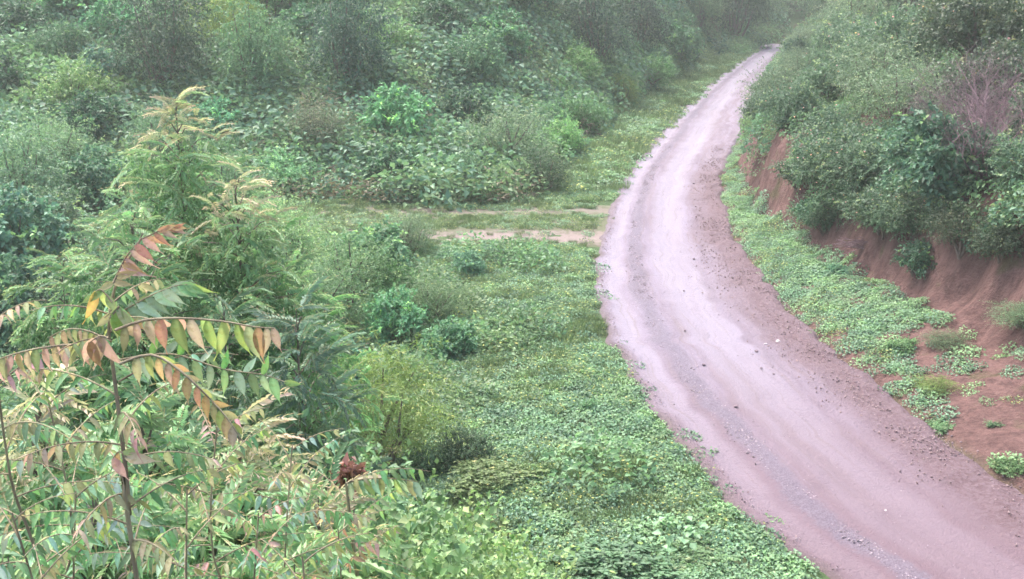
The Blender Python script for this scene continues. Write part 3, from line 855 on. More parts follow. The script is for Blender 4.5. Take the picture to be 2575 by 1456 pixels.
for px, py, key, s, tint in [(60, 560, 'tree', 1.15, (1.35, 1.49, 1.35)), (150, 480, 'small', 1.5, (1.35, 1.55, 1.35)), (250, 520, 'broad', 1.3, (1.35, 1.49, 1.35)),
                             (40, 700, 'broad', 1.4, (1.35, 1.35, 1.49)), (130, 640, 'lantana', 1.5, (1.35, 1.35, 1.35)), (640, 700, 'small', 1.4, (1.49, 1.69, 1.28)),
                             (740, 700, 'small', 1.1, (1.49, 1.62, 1.22)), (560, 620, 'tree', 1.1, (1.35, 1.55, 1.22)), (880, 690, 'small', .6, (1.49, 1.76, 1.35)),
                             (700, 880, 'broad', 1.1, (1.22, 1.49, 1.49)), (800, 860, 'small', 1.1, (1.35, 1.62, 1.35)), (780, 1010, 'broad', 1.0, (1.08, 1.35, 1.35)), (870, 780, 'small', 1.2, (1.55, 1.76, 1.35)),
                             (560, 860, 'small', 1.5, (1.22, 1.35, 1.22)), (380, 700, 'lantana', 1.6, (1.08, 1.22, 1.22)), (180, 850, 'lantana', 1.3, (0.94, 1.01, 1.01)), (20, 860, 'broad', 1.2, (0.94, 0.94, 0.94)),
                             (1020, 650, 'small', .8, (1.35, 1.35, 1.35)), (1180, 690, 'broad', .45, (1.35, 1.35, 1.35)), (1000, 860, 'broad', .7, (1.35, 1.55, 1.22))]:
    put(key, px, py, s, W1, tint)

# labels for the filled-in plants: look, stand, then order from the left
from collections import defaultdict
ORD = ['first', 'second', 'third', 'fourth', 'fifth', 'sixth', 'seventh', 'eighth', 'ninth', 'tenth', 'eleventh', 'twelfth', 'thirteenth',
       'fourteenth', 'fifteenth', 'sixteenth', 'seventeenth', 'eighteenth', 'nineteenth', 'twentieth']
def label_plants():
    gr = defaultdict(list)
    for t in PLANTS: gr[(t[1], t[2], t[3])].append(t)
    for (lk, nn, zn), L in gr.items():
        L.sort(key=lambda t: t[4])
        for i, t in enumerate(L):
            if len(L) == 1: s = f'the only {lk} {nn} {zn}'
            elif len(L) <= 20: s = f'{lk} {nn} {zn}, {ORD[i]} from the left'
            else:
                j = len(L) - 1 - i
                s = (f'{lk} {nn} {zn}, {ORD[i]} from the left' if i < 20 else f'{lk} {nn} {zn}, {ORD[min(j,19)]} from the right')
            t[0]['label'] = s
            t[0]['group'] = f'{nn}s {zn}'
label_plants()

# ------------------------------------------------------------------ pinnate leaves
def leaflet_mesh(name, seed, width, curl, falc, seg=6):
    V, F, col = [], [], []
    for i in range(seg + 1):
        t = i / seg
        w = width * .5 * (math.sin(math.pi * min(t * 1.15 + .04, 1) ** .75) ** .8 if t < .84 else .16 * (1 - t) / .16 + .02)
        w = max(w, .012)
        x = t; y = falc * t * t; z = -curl * t * t
        for sgn in (-1, 0, 1):
            V.append((x, y + sgn * w, z + (abs(sgn) * w * .45)))
            col.append((1.12, 1.12, 1.05) if sgn == 0 else (.95, .93, .9))
    for i in range(seg):
        a = i * 3
        F += [(a, a + 3, a + 4, a + 1), (a + 1, a + 4, a + 5, a + 2)]
    return mesh_np(name, V, F, np.array(col), [M_LEAF], True)
LEAFLETS = [leaflet_mesh('leaflet', 0, .30, .22, .20), leaflet_mesh('leaflet', 1, .26, .40, -.2),
            leaflet_mesh('leaflet', 2, .34, .12, .14), leaflet_mesh('leaflet', 3, .25, .6, .28)]
PINK, LIME, BEIGE, GREEN, TEAL, ORNG, RED, OLIVE, BROWN = (.42, .24, .23), (.25, .33, .09), (.32, .29, .16), (.12, .25, .10), (.22, .35, .25), (.42, .24, .12), (.40, .16, .12), (.23, .25, .11), (.22, .15, .12)
DGREEN = (.08, .17, .07)

def mat_from(d, n, L, pos):
    d = d.normalized(); n = (n - d * n.dot(d))
    n = n.normalized() if n.length > 1e-4 else d.orthogonal().normalized()
    y = n.cross(d)
    m = Matrix((d, y, n)).transposed().to_4x4()
    return Matrix.Translation(pos) @ m @ Matrix.Scale(L, 4)

def frond(root, pts, leaves, rad=.0022, col=(.5, .35, .2)):
    """root: the plant; pts: world points of the stalk; leaves: (pos, dir, normal, length, colour, variant)"""
    T = Tubes(); S0 = Vector(pts[0]); base = Vector(root.location)
    T.add([Vector(p) - S0 for p in pts], [rad * (1.2 - .8 * i / (len(pts) - 1)) for i in range(len(pts))], 5)
    fo = obj('frond', T.mesh('stalk', M_STEM), root, S0 - base)
    for (p, d, n, L, c, v) in leaves:
        l = obj('leaflet', LEAFLETS[v % 4], fo)
        l.matrix_local = mat_from(Vector(d), Vector(n), L, Vector(p) - S0)
        l.color = (*c, 1)
    return fo

def curve_pts(pts, n):
    """resample a polyline smoothly"""
    pts = [Vector(p) for p in pts]
    if len(pts) == 2: return [pts[0].lerp(pts[1], i / (n - 1)) for i in range(n)]
    out = []
    for k in range(n):
        t = k / (n - 1) * (len(pts) - 1); i = min(int(t), len(pts) - 2); f = t - i
        p0 = pts[max(i - 1, 0)]; p1 = pts[i]; p2 = pts[i + 1]; p3 = pts[min(i + 2, len(pts) - 1)]
        out.append(.5 * ((2 * p1) + (p2 - p0) * f + (2 * p0 - 5 * p1 + 4 * p2 - p3) * f * f + (3 * p1 - p0 - 3 * p2 + p3) * f ** 3))
    return out

def px_frond(root, path, D, leaves, rad=.0022):
    """path: (px, py[, extra depth]); leaves: (t along path, dx, dy picture direction, length px, colour, depth lean)"""
    P = curve_pts([Q(p[0], p[1], D + (p[2] if len(p) > 2 else 0)) for p in path], 16)
    out = []
    for (t, dx, dy, lp, c, dd) in leaves:
        f = t * 15; i = min(int(f), 14); pos = P[i].lerp(P[i + 1], f - i)
        d = Vector((dx, dd, -dy))
        L = 1.22 * lp * D / FOC
        j = random.uniform(-.25, .25)
        nrm = Vector((.25 + j, -1, .45 + random.uniform(-.2, .2)))
        g_ = random.random() * .3; c = tuple(min(1, max(0, (v * (1 - g_) + w_ * g_) * random.uniform(.88, 1.12))) for v, w_ in zip(c, (.30, .31, .15)))
        out.append((pos, d, nrm, L, c, random.randrange(4)))
    return frond(root, P, out, rad)

def auto_frond(root, S, az, el, R, n, leaf, cols, rr, droop=.8, hang=.8):
    P = []; p = Vector(S); d = Vector((math.cos(az) * math.cos(el), math.sin(az) * math.cos(el), math.sin(el)))
    for i in range(12):
        P.append(p.copy()); p = p + d * (R / 11); d.z -= droop / 11; d.normalize()
    L = []
    for i in range(n):
        for sgn in (-1, 1):
            t = (.12 + .86 * i / n) * 11; k = min(int(t), 10); pos = P[k].lerp(P[k + 1], t - k)
            tan = (P[k + 1] - P[k]).normalized(); side = tan.cross(Vector((0, 0, 1))).normalized() * sgn
            dd = side * rr.uniform(.35, .8) + tan * rr.uniform(.2, .5) - Vector((0, 0, hang * rr.uniform(.5, 1.1)))
            nn = Vector((0, 0, 1)) + side * .6 + Vector((rr.uniform(-.3, .3), rr.uniform(-.6, .1), 0))
            c = cols[min(int((t / 11) ** 1.3 * len(cols) + rr.uniform(-.4, .4)), len(cols) - 1)] if rr.random() > .15 else rr.choice(cols)
            c = tuple(v * rr.uniform(.8, 1.2) for v in c)
            L.append((pos, dd, nn, leaf * rr.uniform(.75, 1.15) * (1 - .35 * abs(i / n - .4)), c, rr.randrange(4)))
    return frond(root, P, L)

def tall_stem(root, pts, r0, r1):
    base = Vector(root.location)
    T = Tubes(); T.add([Vector(p) - base for p in pts], [r0 + (r1 - r0) * i / (len(pts) - 1) for i in range(len(pts))], 8)
    return obj('stem', T.mesh('young_stem', M_STEM), root)

# main young tree, top of it seen close by
D0 = 2.5
b0 = Q(335, 1400, D0)
rt = thing('young_tree', 'tall young tree close to the camera with drooping pink, lime and green pinnate leaves', 'tree', (b0.x - .02, b0.y + .05, hz(b0.x, b0.y) - .05), None)
spts = [Vector(rt.location), Vector(rt.location).lerp(b0, .5) + Vector((.05, .03, 0)), Q(335, 1400, D0), Q(326, 1300, D0), Q(318, 1200, D0), Q(300, 1050, D0), Q(285, 930, D0), Q(274, 850, D0), Q(277, 790, D0), Q(285, 740, D0), Q(300, 690, D0), Q(328, 645, D0), Q(356, 598, D0)]
tall_stem(rt, curve_pts(spts, 40), .0065, .0024)
# shoot tip: narrow red young leaflets
px_frond(rt, [(352, 602), (385, 588), (415, 574), (440, 572)], D0,
         [(t, dx, dy, L, c, -.2) for t, dx, dy, L, c in [(.1, 1, 1.0, 52, PINK), (.2, .9, .45, 48, ORNG), (.35, .95, .5, 45, RED), (.45, 1, -.35, 38, RED), (.55, .9, .6, 42, PINK), (.6, 1, -.2, 36, ORNG), (.75, .9, .35, 40, RED), (.85, 1, .1, 38, ORNG), (.9, .9, .5, 34, PINK), (1, 1, -.3, 26, RED)]], .0018)
px_frond(rt, [(285, 712), (300, 680), (318, 645), (345, 612)], D0 - .03,
         [(.0, -.5, .12, 42, BEIGE, -.5), (.05, 1, .2, 48, BEIGE, -.4), (.2, 1, -.15, 58, ORNG, -.4), (.35, .95, .15, 62, PINK, -.5), (.5, .9, .5, 60, ORNG, -.3), (.62, .6, .55, 44, PINK, -.3), (.7, -.35, .9, 34, ORNG, -.3), (.8, .75, .75, 60, PINK, -.2), (.95, .6, .65, 56, RED, -.2)], .0025)
px_frond(rt, [(282, 760), (268, 742), (252, 728), (238, 735)], D0 - .05, [(.3, .4, .9, 50, OLIVE, -.3), (.5, -.9, .5, 62, LIME, -.3), (.9, -.2, 1, 78, (.42, .30, .07), -.2), (.6, .1, 1, 60, LIME, -.1)])
px_frond(rt, [(280, 800), (330, 770), (390, 738), (445, 718), (490, 716)], D0 + .04,
         [(.05 + .09 * i, .75 + .1 * (i % 2), .75 - .03 * i, 78 - 3 * i, [BEIGE, ORNG, TEAL, TEAL, TEAL, TEAL, (.3, .42, .3), TEAL, GREEN, GREEN, LIME][i], -.25) for i in range(11)]
         + [(.2 + .12 * i, .55, -.25 + .05 * i, 44, [TEAL, GREEN][i % 2], .3) for i in range(6)])
cE = [BEIGE, PINK, PINK, RED, LIME, PINK, LIME, LIME, LIME, BEIGE, ORNG, PINK, PINK]
px_frond(rt, [(290, 830), (360, 806), (450, 800), (560, 808), (640, 822), (690, 825)], D0 - .12,
         [(.08 + .075 * i, .12 * math.sin(i * 1.7) + .05, 1, [70, 62, 66, 78, 92, 84, 96, 92, 84, 88, 82, 72, 56][i], cE[i], -.12) for i in range(13)]
         + [(.1 + .1 * i, .25, .9, 62, [PINK, TEAL, PINK, PINK, LIME, BEIGE][i % 6], .5) for i in range(7)], .003)
px_frond(rt, [(300, 905), (380, 892), (450, 893), (560, 928), (660, 942), (720, 962)], D0 - .05,
         [(.15 + .065 * i, .15, 1, 62, [TEAL, GREEN, TEAL, (.2, .36, .16)][i % 4], -.2) for i in range(12)]
         + [(.2 + .1 * i, .35, -.75 + .5 * (i % 2), 48, [(.14, .36, .06), TEAL][i % 2], .3) for i in range(7)] + [(.98, 1, .3, 40, LIME, 0)])
px_frond(rt, [(300, 915), (380, 892), (450, 930), (520, 995), (570, 1050), (610, 1110)], D0 - .2,
         [(.12 + .068 * i, -.15, 1, 66 - i, [BEIGE, LIME, ORNG, PINK, ORNG, ORNG, RED, ORNG][i % 8], -.2) for i in range(12)]
         + [(.15 + .1 * i, .6, .6, 50, [BEIGE, LIME, ORNG][i % 3], .4) for i in range(8)], .003)
px_frond(rt, [(272, 870), (200, 866), (110, 874), (30, 892), (-30, 915)], D0 - .05,
         [(.08 + .068 * i, -.12, 1, 58, [PINK, BEIGE, PINK, OLIVE][i % 4], -.2) for i in range(13)]
         + [(.1 + .1 * i, -.3, .8, 48, [PINK, BROWN, BEIGE][i % 3], .5) for i in range(8)], .0028)
px_frond(rt, [(272, 850), (250, 845), (225, 862)], D0 - .2, [(.3, -.25, .9, 86, PINK, -.1), (.5, .3, 1, 92, PINK, -.1), (.7, -.5, .7, 74, PINK, 0), (.9, .1, 1, 70, RED, 0)])
px_frond(rt, [(262, 850), (220, 832), (170, 828), (120, 850)], D0 + .25, [(.1 + .09 * i, -.2 + .1 * (i % 3), 1, 44, [BROWN, BROWN, OLIVE][i % 3], 0) for i in range(10)])
px_frond(rt, [(276, 800), (300, 770), (262, 800)], D0 - .1, [(.2, .2, 1, 80, LIME, 0), (.5, -.3, 1, 86, OLIVE, 0), (.3, .7, .7, 80, BEIGE, -.1), (.8, -.6, .8, 60, BEIGE, 0), (.6, .5, 1, 70, GREEN, 0)])
px_frond(rt, [(318, 1150), (300, 1135), (282, 1155)], D0 - .15, [(.1, 1, .25, 72, PINK, -.1), (.6, -.1, 1, 46, ORNG, 0), (.9, .35, 1, 62, PINK, 0), (.3, .8, -.1, 60, LIME, 0)])
rr = random.Random(3)
cl = [[GREEN, GREEN, TEAL], [GREEN, LIME, BEIGE], [DGREEN, GREEN, OLIVE], [OLIVE, BEIGE, PINK], [TEAL, GREEN, (.2, .36, .16)]]
for i in range(5):
    auto_frond(rt, Q(276 + i, 770 + i * 22, D0), i * 2.4 + 1.0, .5, .17, 6, .05, [[GREEN, OLIVE, BEIGE], [LIME, GREEN, TEAL]][i % 2], rr)
for i in range(12):
    S = Q(298 + i * 3, 960 + i * 40, D0)
    auto_frond(rt, S, i * 2.4 + .4, .45, rr.uniform(.16, .3), 7, .058, rr.choice(cl), rr)

def young_tree(px, py, D, nf, label, cols, seed, leaf=.065, R=.30):
    rr = random.Random(seed)
    top = Q(px, py, D)
    r = thing('young_tree', label, 'tree', (top.x, top.y, hz(top.x, top.y) - .05), 'young trees with pinnate leaves close to the camera')
    b = Vector(r.location)
    P = curve_pts([b, b.lerp(top, .5) + Vector((rr.uniform(-.2, .2), rr.uniform(-.1, .1), 0)), top - Vector((rr.uniform(-.12, .12), 0, 1.0)), top - Vector((rr.uniform(-.06, .06), rr.uniform(-.04, .04), .45)), top], 40)
    tall_stem(r, P, .007, .0025)
    for i in range(nf):
        dz = .02 + 1.0 * (i / nf) ** 1.1
        S = top - Vector((.02, 0, dz))
        for k in range(len(P) - 1):
            if P[k].z <= S.z <= P[k + 1].z: S = P[k].lerp(P[k + 1], (S.z - P[k].z) / max(P[k + 1].z - P[k].z, 1e-5))
        auto_frond(r, S, i * 2.399 + rr.uniform(-.3, .3), .75 - .7 * i / nf, R * (.65 + .5 * min(1, i / 5)), 6 + min(i, 3), leaf * (.7 + .3 * min(1, i / 4)), cols[min(i // 4, len(cols) - 1)] if rr.random() < .7 else rr.choice(cols), rr)
    return r
warm = [[PINK, BEIGE, OLIVE], [OLIVE, GREEN, LIME], [GREEN, OLIVE, TEAL], [GREEN, TEAL, GREEN]]
cool = [[BEIGE, GREEN, LIME], [GREEN, TEAL, GREEN], [DGREEN, GREEN, TEAL], [DGREEN, DGREEN, GREEN]]
young_tree(-25, 800, 2.8, 15, 'young tree cut by the left edge of the picture, with reddish top leaves', warm, 31)
young_tree(545, 1075, 3.5, 16, 'young tree right of the closest stem, with orange tipped leaves', warm, 32)
young_tree(120, 1000, 3.3, 16, 'young tree with bright green leaves left of the closest stem', cool, 33)
young_tree(735, 1120, 4.2, 16, 'young tree with beige leaf tips behind the orange tipped one', [[BEIGE, OLIVE, TEAL], [TEAL, GREEN, BEIGE], [GREEN, OLIVE, PINK]], 34, .075, .36)
young_tree(470, 1230, 3.0, 15, 'pale green young tree just right of the closest stem, low in the picture', cool, 35)
young_tree(190, 1235, 2.9, 15, 'grey green young tree in the lower left corner area', [[TEAL, TEAL, GREEN], [GREEN, TEAL, DGREEN]], 36)
young_tree(650, 1290, 3.6, 15, 'young tree with faded pink leaves low in the left half', [[PINK, GREEN, TEAL], [LIME, GREEN, TEAL], [GREEN, TEAL, BEIGE]], 37)
young_tree(30, 1290, 2.7, 14, 'young tree at the lower left corner of the picture', cool, 38)
young_tree(850, 1330, 4.4, 15, 'young tree with orange and olive leaves beside the vine mounds', [[ORNG, OLIVE, LIME], [GREEN, OLIVE, PINK], [GREEN, TEAL]], 39, .075, .36)
young_tree(760, 1400, 2.9, 10, 'young tree with lime leaves at the bottom edge of the picture', [[LIME, LIME, GREEN], [LIME, GREEN, TEAL]], 40, .07, .3)
young_tree(330, 1400, 3.4, 12, 'young tree with dusky brown leaves at the bottom edge', [[BROWN, GREEN, OLIVE], [GREEN, TEAL, BROWN]], 41, .07, .33)
r = thing('young_tree', 'slim tree whose single pale frond reaches right over the dark olive shrub', 'tree', (0, 0, 0), 'young trees with pinnate leaves close to the camera')
p = Q(870, 1215, 5.0); r.location = (p.x, p.y, hz(p.x, p.y) - .05)
bpy.context.view_layer.update()
tall_stem(r, curve_pts([Vector(r.location), Vector(r.location).lerp(p, .6) + Vector((.1, 0, 0)), p], 16), .03, .006)
px_frond(r, [(870, 1215), (920, 1204), (990, 1204), (1050, 1212)], 5.0, [(.08 + .085 * i, .3, 1, 50, [TEAL, BEIGE, TEAL, LIME][i % 4], -.1) for i in range(11)] + [(.1 + .12 * i, .5, .8, 40, TEAL, .4) for i in range(7)], .004)
for i in range(8): auto_frond(r, p - Vector((0, 0, .08 * i)), i * 2.4, .5, .4, 8, .085, rr.choice(cool), rr)

# ------------------------------------------------------------------ pink-tipped trees a little farther off
def frond_mesh(seed, R, n, leaf, ca, cb):
    rng = np.random.default_rng(seed)
    t = np.linspace(0, 1, 10)
    X = R * t * (1 - .12 * t); Z = -R * .38 * t ** 2
    P, D, Nn, Ln, col = [], [], [], [], []
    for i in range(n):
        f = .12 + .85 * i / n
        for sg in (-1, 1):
            P.append((R * f * (1 - .12 * f), 0, -R * .62 * f * f)); D.append((.45, sg * rng.uniform(.5, .9), -rng.uniform(.35, .95)))
            Nn.append((0, sg * .5, 1)); Ln.append(leaf * rng.uniform(.8, 1.2) * (1 - .4 * abs(f - .4)))
            k = min(1, max(0, f + rng.uniform(-.3, .3))); col.append(np.array(ca) * (1 - k) + np.array(cb) * k)
    for f in np.linspace(0, .96, 7):      # stalk
        P.append((R * f, 0, -R * .62 * f * f)); D.append((1, 0, -.7 * f)); Nn.append((0, .2, 1)); Ln.append(R * .17); col.append((.3, .26, .14))
    Wd = np.array(Ln) * .36; Wd[-7:] = .006
    return leaves_mesh('frond', np.array(P), np.array(D), np.array(Nn), np.array(Ln), Wd, np.array(col))
FM = {'green': [frond_mesh(i, .36, 12, .075, (.10, .22, .085), (.17, .30, .12)) for i in range(3)],
      'pale': [frond_mesh(10 + i, .36, 12, .075, (.13, .25, .11), (.23, .34, .16)) for i in range(3)],
      'pink': [frond_mesh(20 + i, .30, 10, .065, (.27, .32, .16), (.38, .29, .21)) for i in range(3)],
      'teal': [frond_mesh(30 + i, .36, 12, .075, (.10, .19, .11), (.17, .27, .16))  for i in range(3)]}
INNER = crown('inner_leaf', 777, 9000, 1.0, 2.2, .0, 12, .075, .34, (.09, .20, .08), (.17, .30, .12), droop=.7)
def frond_tree(px, py, D, rad, hgt, nf, mixk, label, seed, tint=(1, 1, 1)):
    rr = random.Random(seed); top = Q(px, py, D)
    r = thing('leafy_tree', label, 'tree', (top.x, top.y, hz(top.x, top.y) - .05), 'pinnate-leaved trees between the camera and the hollow')
    B = Vector(r.location); Ht = top.z - B.z
    T = Tubes(); T.add([(0, 0, 0), (.08, 0, Ht * .35), (-.05, .05, Ht * .7), (0, 0, Ht)], [.07, .045, .018, .003], 7)
    tips = []
    nt_ = max(10, nf // 5)
    for i in range(nt_):
        f = ((i + .5) / nt_); zz = Ht - hgt * f ** .8 * .97
        a = i * 2.399; q = rad * min(1, (f * 1.25) ** .6) * rr.uniform(.3, 1.0)
        e = Vector((q * math.cos(a), q * math.sin(a), zz)); tips.append((e, f))
        T.add([(0, 0, zz - .35 * q - .1), Vector((0, 0, zz - .2 * q)).lerp(e, .55), e], [.010, .007, .003], 4)
    obj('trunk', T.mesh('trunk', M_BARK), r)
    fill = obj('inner_foliage', INNER[0], r, (0, 0, Ht - hgt * .97)); fill.scale = (rad * .8, rad * .8, hgt / 2.2 * .95); fill.color = (*tint, 1)
    for i in range(nf):
        e, f = tips[i % nt_]
        k = mixk[0] if f < .18 else mixk[1] if f < .45 else mixk[2]
        if rr.random() < .2: k = rr.choice(mixk)
        fo = obj('frond', rr.choice(FM[k]), r)
        az = (math.atan2(e.y, e.x) + rr.gauss(0, .9)) if f > .15 else rr.uniform(0, 6.283)
        el = rr.uniform(-.6, 1.1) if f > .15 else rr.uniform(.2, 1.1)
        base = e + Vector((rr.uniform(-.08, .08), rr.uniform(-.08, .08), rr.uniform(-.15, .12)))
        s = rr.uniform(.75, 1.15)
        fo.matrix_local = Matrix.Translation(base) @ Matrix.Rotation(az, 4, 'Z') @ Matrix.Rotation(-el, 4, 'Y') @ Matrix.Rotation(rr.uniform(-.9, .9), 4, 'X') @ Matrix.Scale(s, 4)
        b_ = rr.uniform(.9, 1.35); fo.color = (*[min(v * b_ * rr.uniform(.93, 1.07), 1.7) for v in tint], 1)
    return r
frond_tree(440, 245, 13, 1.15, 2.3, 290, ['pink', 'pale', 'pale'], 'tree with a pointed pale crown and pink tip, tallest on the left', 51)
frond_tree(590, 435, 12.2, 1.25, 2.6, 290, ['pink', 'pale', 'green'], 'tree with a rounded pale crown right below the pointed pink-tipped one', 52)
frond_tree(330, 520, 11.5, 1.3, 2.6, 290, ['pale', 'green', 'green'], 'green tree below and left of the pointed pink-tipped one', 53)
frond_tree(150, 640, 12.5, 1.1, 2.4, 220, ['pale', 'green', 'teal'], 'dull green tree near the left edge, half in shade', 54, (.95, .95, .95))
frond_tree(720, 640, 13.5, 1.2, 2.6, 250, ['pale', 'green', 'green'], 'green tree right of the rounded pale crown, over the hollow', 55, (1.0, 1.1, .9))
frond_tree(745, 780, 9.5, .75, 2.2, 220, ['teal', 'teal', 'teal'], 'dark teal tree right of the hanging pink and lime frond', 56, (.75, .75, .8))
frond_tree(560, 760, 10.0, .9, 2.4, 200, ['green', 'teal', 'teal'], 'tree tinted as if shaded behind the hanging pink and lime frond', 57, (.7, .7, .7))  # shade is put into the frond colour by the grey tint
for q in [(90, 985, 5.6, .8, 1.6, 230, ['pink', 'pale', 'green'], 'leafy tree top with faint pink tips, left of the closest stem', 61),
          (350, 1000, 5.8, .8, 1.6, 230, ['pale', 'pale', 'green'], 'pale green tree top directly behind the closest stem', 62),
          (600, 1090, 6.0, .8, 1.6, 230, ['pink', 'pale', 'green'], 'leafy tree top behind the orange tipped young tree', 63),
          (230, 1230, 4.6, .65, 1.4, 230, ['pale', 'green', 'green'], 'green tree top low beside the closest stem, on its left', 64),
          (520, 1260, 4.8, .65, 1.4, 230, ['pale', 'pale', 'green'], 'pale tree top low between the closest stem and the faded pink leaves', 65),
          (800, 1250, 5.8, .7, 1.5, 230, ['pink', 'pale', 'green'], 'leafy tree top left of the dead leaf cluster', 66),
          (740, 1420, 4.6, .6, 1.3, 200, ['pale', 'green', 'green'], 'tree top at the bottom edge left of the vine mounds', 67),
          (20, 1400, 4.4, .6, 1.3, 200, ['pale', 'teal', 'green'], 'tree top filling the lower left corner', 68)]:
    frond_tree(*q)

# ------------------------------------------------------------------ leafy mass below the camera
def put_top(key, px, py, D, s, tint, label):
    top = Q(px, py, D); g_ = hz(top.x, top.y)
    h0 = {'vine': 1.9, 'tree': 4.0, 'broad': 2.3, 'bright': 1.7, 'small': 2.5, 'lantana': 1.9}[key]
    sz = (top.z - g_ + .1) / h0
    v = KINDS[key]; i = random.randrange(len(v))
    nm = 'vine_mound' if key == 'vine' else 'tree' if key == 'tree' else 'shrub'
    r = thing(nm, label, {'vine_mound': 'vine'}.get(nm, nm), (top.x, top.y, g_ - .1), 'leafy mass below the camera', random.uniform(0, 6))
    sq = min(sz, s * 1.12)
    lift = (sz - sq) * h0
    c = obj('crown' if nm == 'tree' else 'foliage', v[i][0], r, (0, 0, lift)); c.color = (*tint, 1); c.scale = (s, s, sq)
    st = obj('trunk' if nm == 'tree' else 'stems', v[i][1], r); st.scale = (s, s, sz)
    if lift > .8:
        w = KINDS['small'][i % 3][0]
        c2 = obj('lower_foliage', w, r, (0, 0, max(0, lift - 1.6))); c2.color = (*tint, 1); c2.scale = (s * 1.1, s * 1.1, s * 1.1)
A_ = 'in the leafy mass below the camera'
put_top('vine', 1090, 1275, 10.5, 1.0, (1.0, 1.0, .9), 'light green vine mound below the bare red patch')
put_top('vine', 1150, 1390, 9.0, .8, (1.15, 1.05, .9), 'yellow-green vine mound at the right end of the leafy mass')
put_top('vine', 985, 1300, 8.5, .8, (.95, 1.0, .95), 'green vine mound left of the light green one')
put_top('vine', 1060, 1440, 7.0, .7, (1.1, 1.0, .9), 'vine mound cut by the bottom edge of the picture')
put_top('tree', 560, 1000, 8.0, .75, (1.2, 1.3, 1.1), 'green tree behind the orange tipped young tree')
put_top('tree', 720, 1120, 7.5, .7, (1.3, 1.4, 1.2), 'green tree left of the dark olive shrub')
put_top('broad', 160, 1170, 5.6, .8, (1.6, 1.5, 1.4), 'pale broad-leaved shrub near the lower left corner')
put_top('vine', 840, 1225, 7.0, .7, (.9, .95, 1), 'vine mound under the single pale frond')
put_top('vine', 900, 1390, 5.6, .7, (1, 1, 1), 'vine mound at the bottom edge, left of the cut one')

# red-brown dead leaves caught on the vines
p = Q(878, 1190, 6.6)
rng = np.random.default_rng(5)
n = 90
dl0 = rng.normal(size=(n, 3)) * .035
me = leaves_mesh('dead_leaves', dl0, unit(n, rng), unit(n, rng), rng.uniform(.05, .1, n), rng.uniform(.02, .045, n), np.array([(.26, .11, .09)]) * rng.uniform(.5, 1.4, (n, 1)), .5)
t = thing('dead_leaf_cluster', 'bunch of curled red-brown dead leaves on top of the vines', 'dead leaves', p)
obj('leaves', me, t)['kind'] = 'stuff'
T = Tubes(); T.add([(0, 0, -.5), (.02, .02, -.2), (0, 0, .03)], [.006, .005, .003]); obj('twig', T.mesh('twig', M_BARK), t)

# ------------------------------------------------------------------ bare twiggy shrub on the right, dry brush, creeper stem
def twiggy(name, label, cat, loc, h, w, n, depth, mat, seed):
    rr = random.Random(seed)
    t = thing(name, label, cat, loc)
    T = Tubes(); S = Tubes()
    def grow(p, d, L, r, k):
        pts = [p]; q = p.copy(); dd = d.copy()
        for i in range(4):
            dd = (dd + Vector((rr.gauss(0, .16), rr.gauss(0, .16), rr.gauss(0, .12)))).normalized(); q = q + dd * L / 4; pts.append(q.copy())
        (T if k == 0 else S).add(pts, [r * (1 - .15 * i) for i in range(5)], 4 if k else 5)
        if k < depth:
            for i in range(rr.randint(3, 5)):
                f = pts[rr.randint(1, 4)]
                nd = (dd + Vector((rr.gauss(0, .7), rr.gauss(0, .7), rr.gauss(0, .5)))).normalized()
                grow(f, nd, L * rr.uniform(.5, .75), r * .5, k + 1)
    for i in range(n):
        a = rr.uniform(0, 6.283)
        grow(Vector((0, 0, -.1)), Vector((math.cos(a) * w, math.sin(a) * w, 1)).normalized(), h * rr.uniform(.35, .5), .022, 0)
    obj('branch', T.mesh('branch', mat), t)
    o = obj('twigs', S.mesh('twigs', mat), t); o['kind'] = 'stuff'
    return t
p = ground(2555, 560)
p = Vector((float(XR(31)) + float(vw_(31)) + 2.6, 31, 0)); p.z = hz(p.x, p.y)
twiggy('bare_shrub', 'purplish bare twiggy shrub at the right edge above the cut bank', 'shrub', p, 5.6, .7, 24, 3, M_TWIG, 4)
p2 = Vector((p.x + 2.0, 36, 0)); p2.z = hz(p2.x + .6, 36)
twiggy('bare_shrub', 'smaller bare twiggy shrub just behind the purplish one at the right edge', 'shrub', p2, 5.0, .7, 20, 3, M_TWIG, 6)
p = ground(2160, 640)
t = thing('brush_pile', 'small heap of dry pinkish sticks on the red bank', 'brush', (p.x, p.y, p.z + .1))
T = Tubes(); rr = random.Random(9)
for i in range(60):
    a = rr.uniform(-.6, .6); c_ = Vector((rr.gauss(0, .25), rr.gauss(0, .2), rr.uniform(.02, .28)))
    d = Vector((math.cos(a), math.sin(a), rr.gauss(0, .2))) * rr.uniform(.15, .5)
    T.add([c_ - d, c_ + Vector((0, 0, rr.uniform(-.04, .06))), c_ + d], [.007, .009, .004], 4)
o = obj('sticks', T.mesh('sticks', M_TWIG), t); o['kind'] = 'stuff'

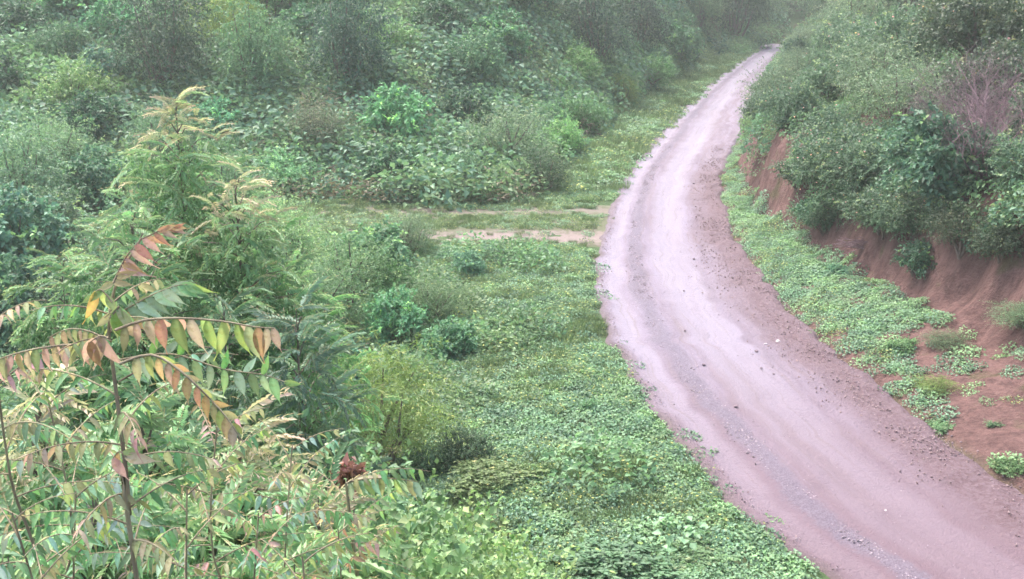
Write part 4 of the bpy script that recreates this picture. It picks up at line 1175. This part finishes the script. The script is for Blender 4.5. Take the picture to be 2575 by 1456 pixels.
# ------------------------------------------------------------------ stones lying on the road
ST = [rock_mesh('stone', 80 + i, M_STONE, 2) for i in range(2)]; SD = [rock_mesh('stone', 90 + i, M_DARKSTONE, 2) for i in range(2)]
for px, py, r_, dark, lb in [
        (1957, 861, .075, 0, 'pale round stone lying on the red shoulder, largest on the road'),
        (1925, 866, .045, 0, 'small pale stone just left of the largest pale stone'),
        (1902, 884, .05, 1, 'dark stone left below the largest pale stone, in the wheel track'),
        (1915, 926, .035, 1, 'small dark stone below the one beside the largest pale stone'),
        (1945, 941, .03, 1, 'tiny dark stone on the edge of the red shoulder'),
        (1745, 462, .06, 1, 'dark stone on the road level with the upper end of the side track'),
        (1750, 520, .04, 1, 'dark stone on the road opposite the mouth of the side track'),
        (1745, 652, .05, 1, 'dark stone on the road just below the side track mouth'),
        (1720, 732, .04, 1, 'dark stone in the middle of the palest stretch of road'),
        (1722, 832, .04, 1, 'dark stone right of the gravel strip in the palest stretch'),
        (1770, 918, .05, 1, 'dark stone beside the gravel strip, below the palest stretch'),
        (1850, 1023, .05, 1, 'dark stone between the gravel strip and the thin rut line'),
        (2302, 1080, .09, 0, 'pale flat stone where the red shoulder meets the red slope'),
        (2463, 1260, .035, 0, 'pale stone near the right edge of the picture, low on the road'),
        (2227, 1284, .02, 0, 'tiny pale stone in the lower wheel track')]:
    p = flat(px, py, .03)
    if px > 2290: p = ground(px, py)
    o = obj('stone', (SD if dark else ST)[random.randrange(2)], None, (p.x, p.y, p.z + r_ * .35))
    o.scale = (r_ * 1.2, r_, r_); o.rotation_euler = (0, 0, random.uniform(0, 6))
    o['label'] = lb; o['category'] = 'stone'; o['group'] = 'stones on the road'

# ------------------------------------------------------------------ haze
def haze_box(dens):
    import bmesh
    bm = bmesh.new(); bmesh.ops.create_cube(bm, size=1)
    me = bpy.data.meshes.new('haze'); bm.to_mesh(me); bm.free()
    zmin = float(GZ.min()) - 1; zmax = 44.0
    o = obj('haze', me, None, (0, 0, (zmin + zmax) / 2)); o.scale = (3300, 3300, zmax - zmin)
    o['kind'] = 'stuff'
    m, t, ns, ls = new_mat('haze')
    out = N(ns, 'ShaderNodeOutputMaterial'); v = N(ns, 'ShaderNodeVolumePrincipled')
    v.inputs['Color'].default_value = (.90, .96, .93, 1); v.inputs['Density'].default_value = dens
    v.inputs['Anisotropy'].default_value = .2
    ls.new(v.outputs[0], out.inputs['Volume'])
    me.materials.append(m)
haze_box(0.0008)
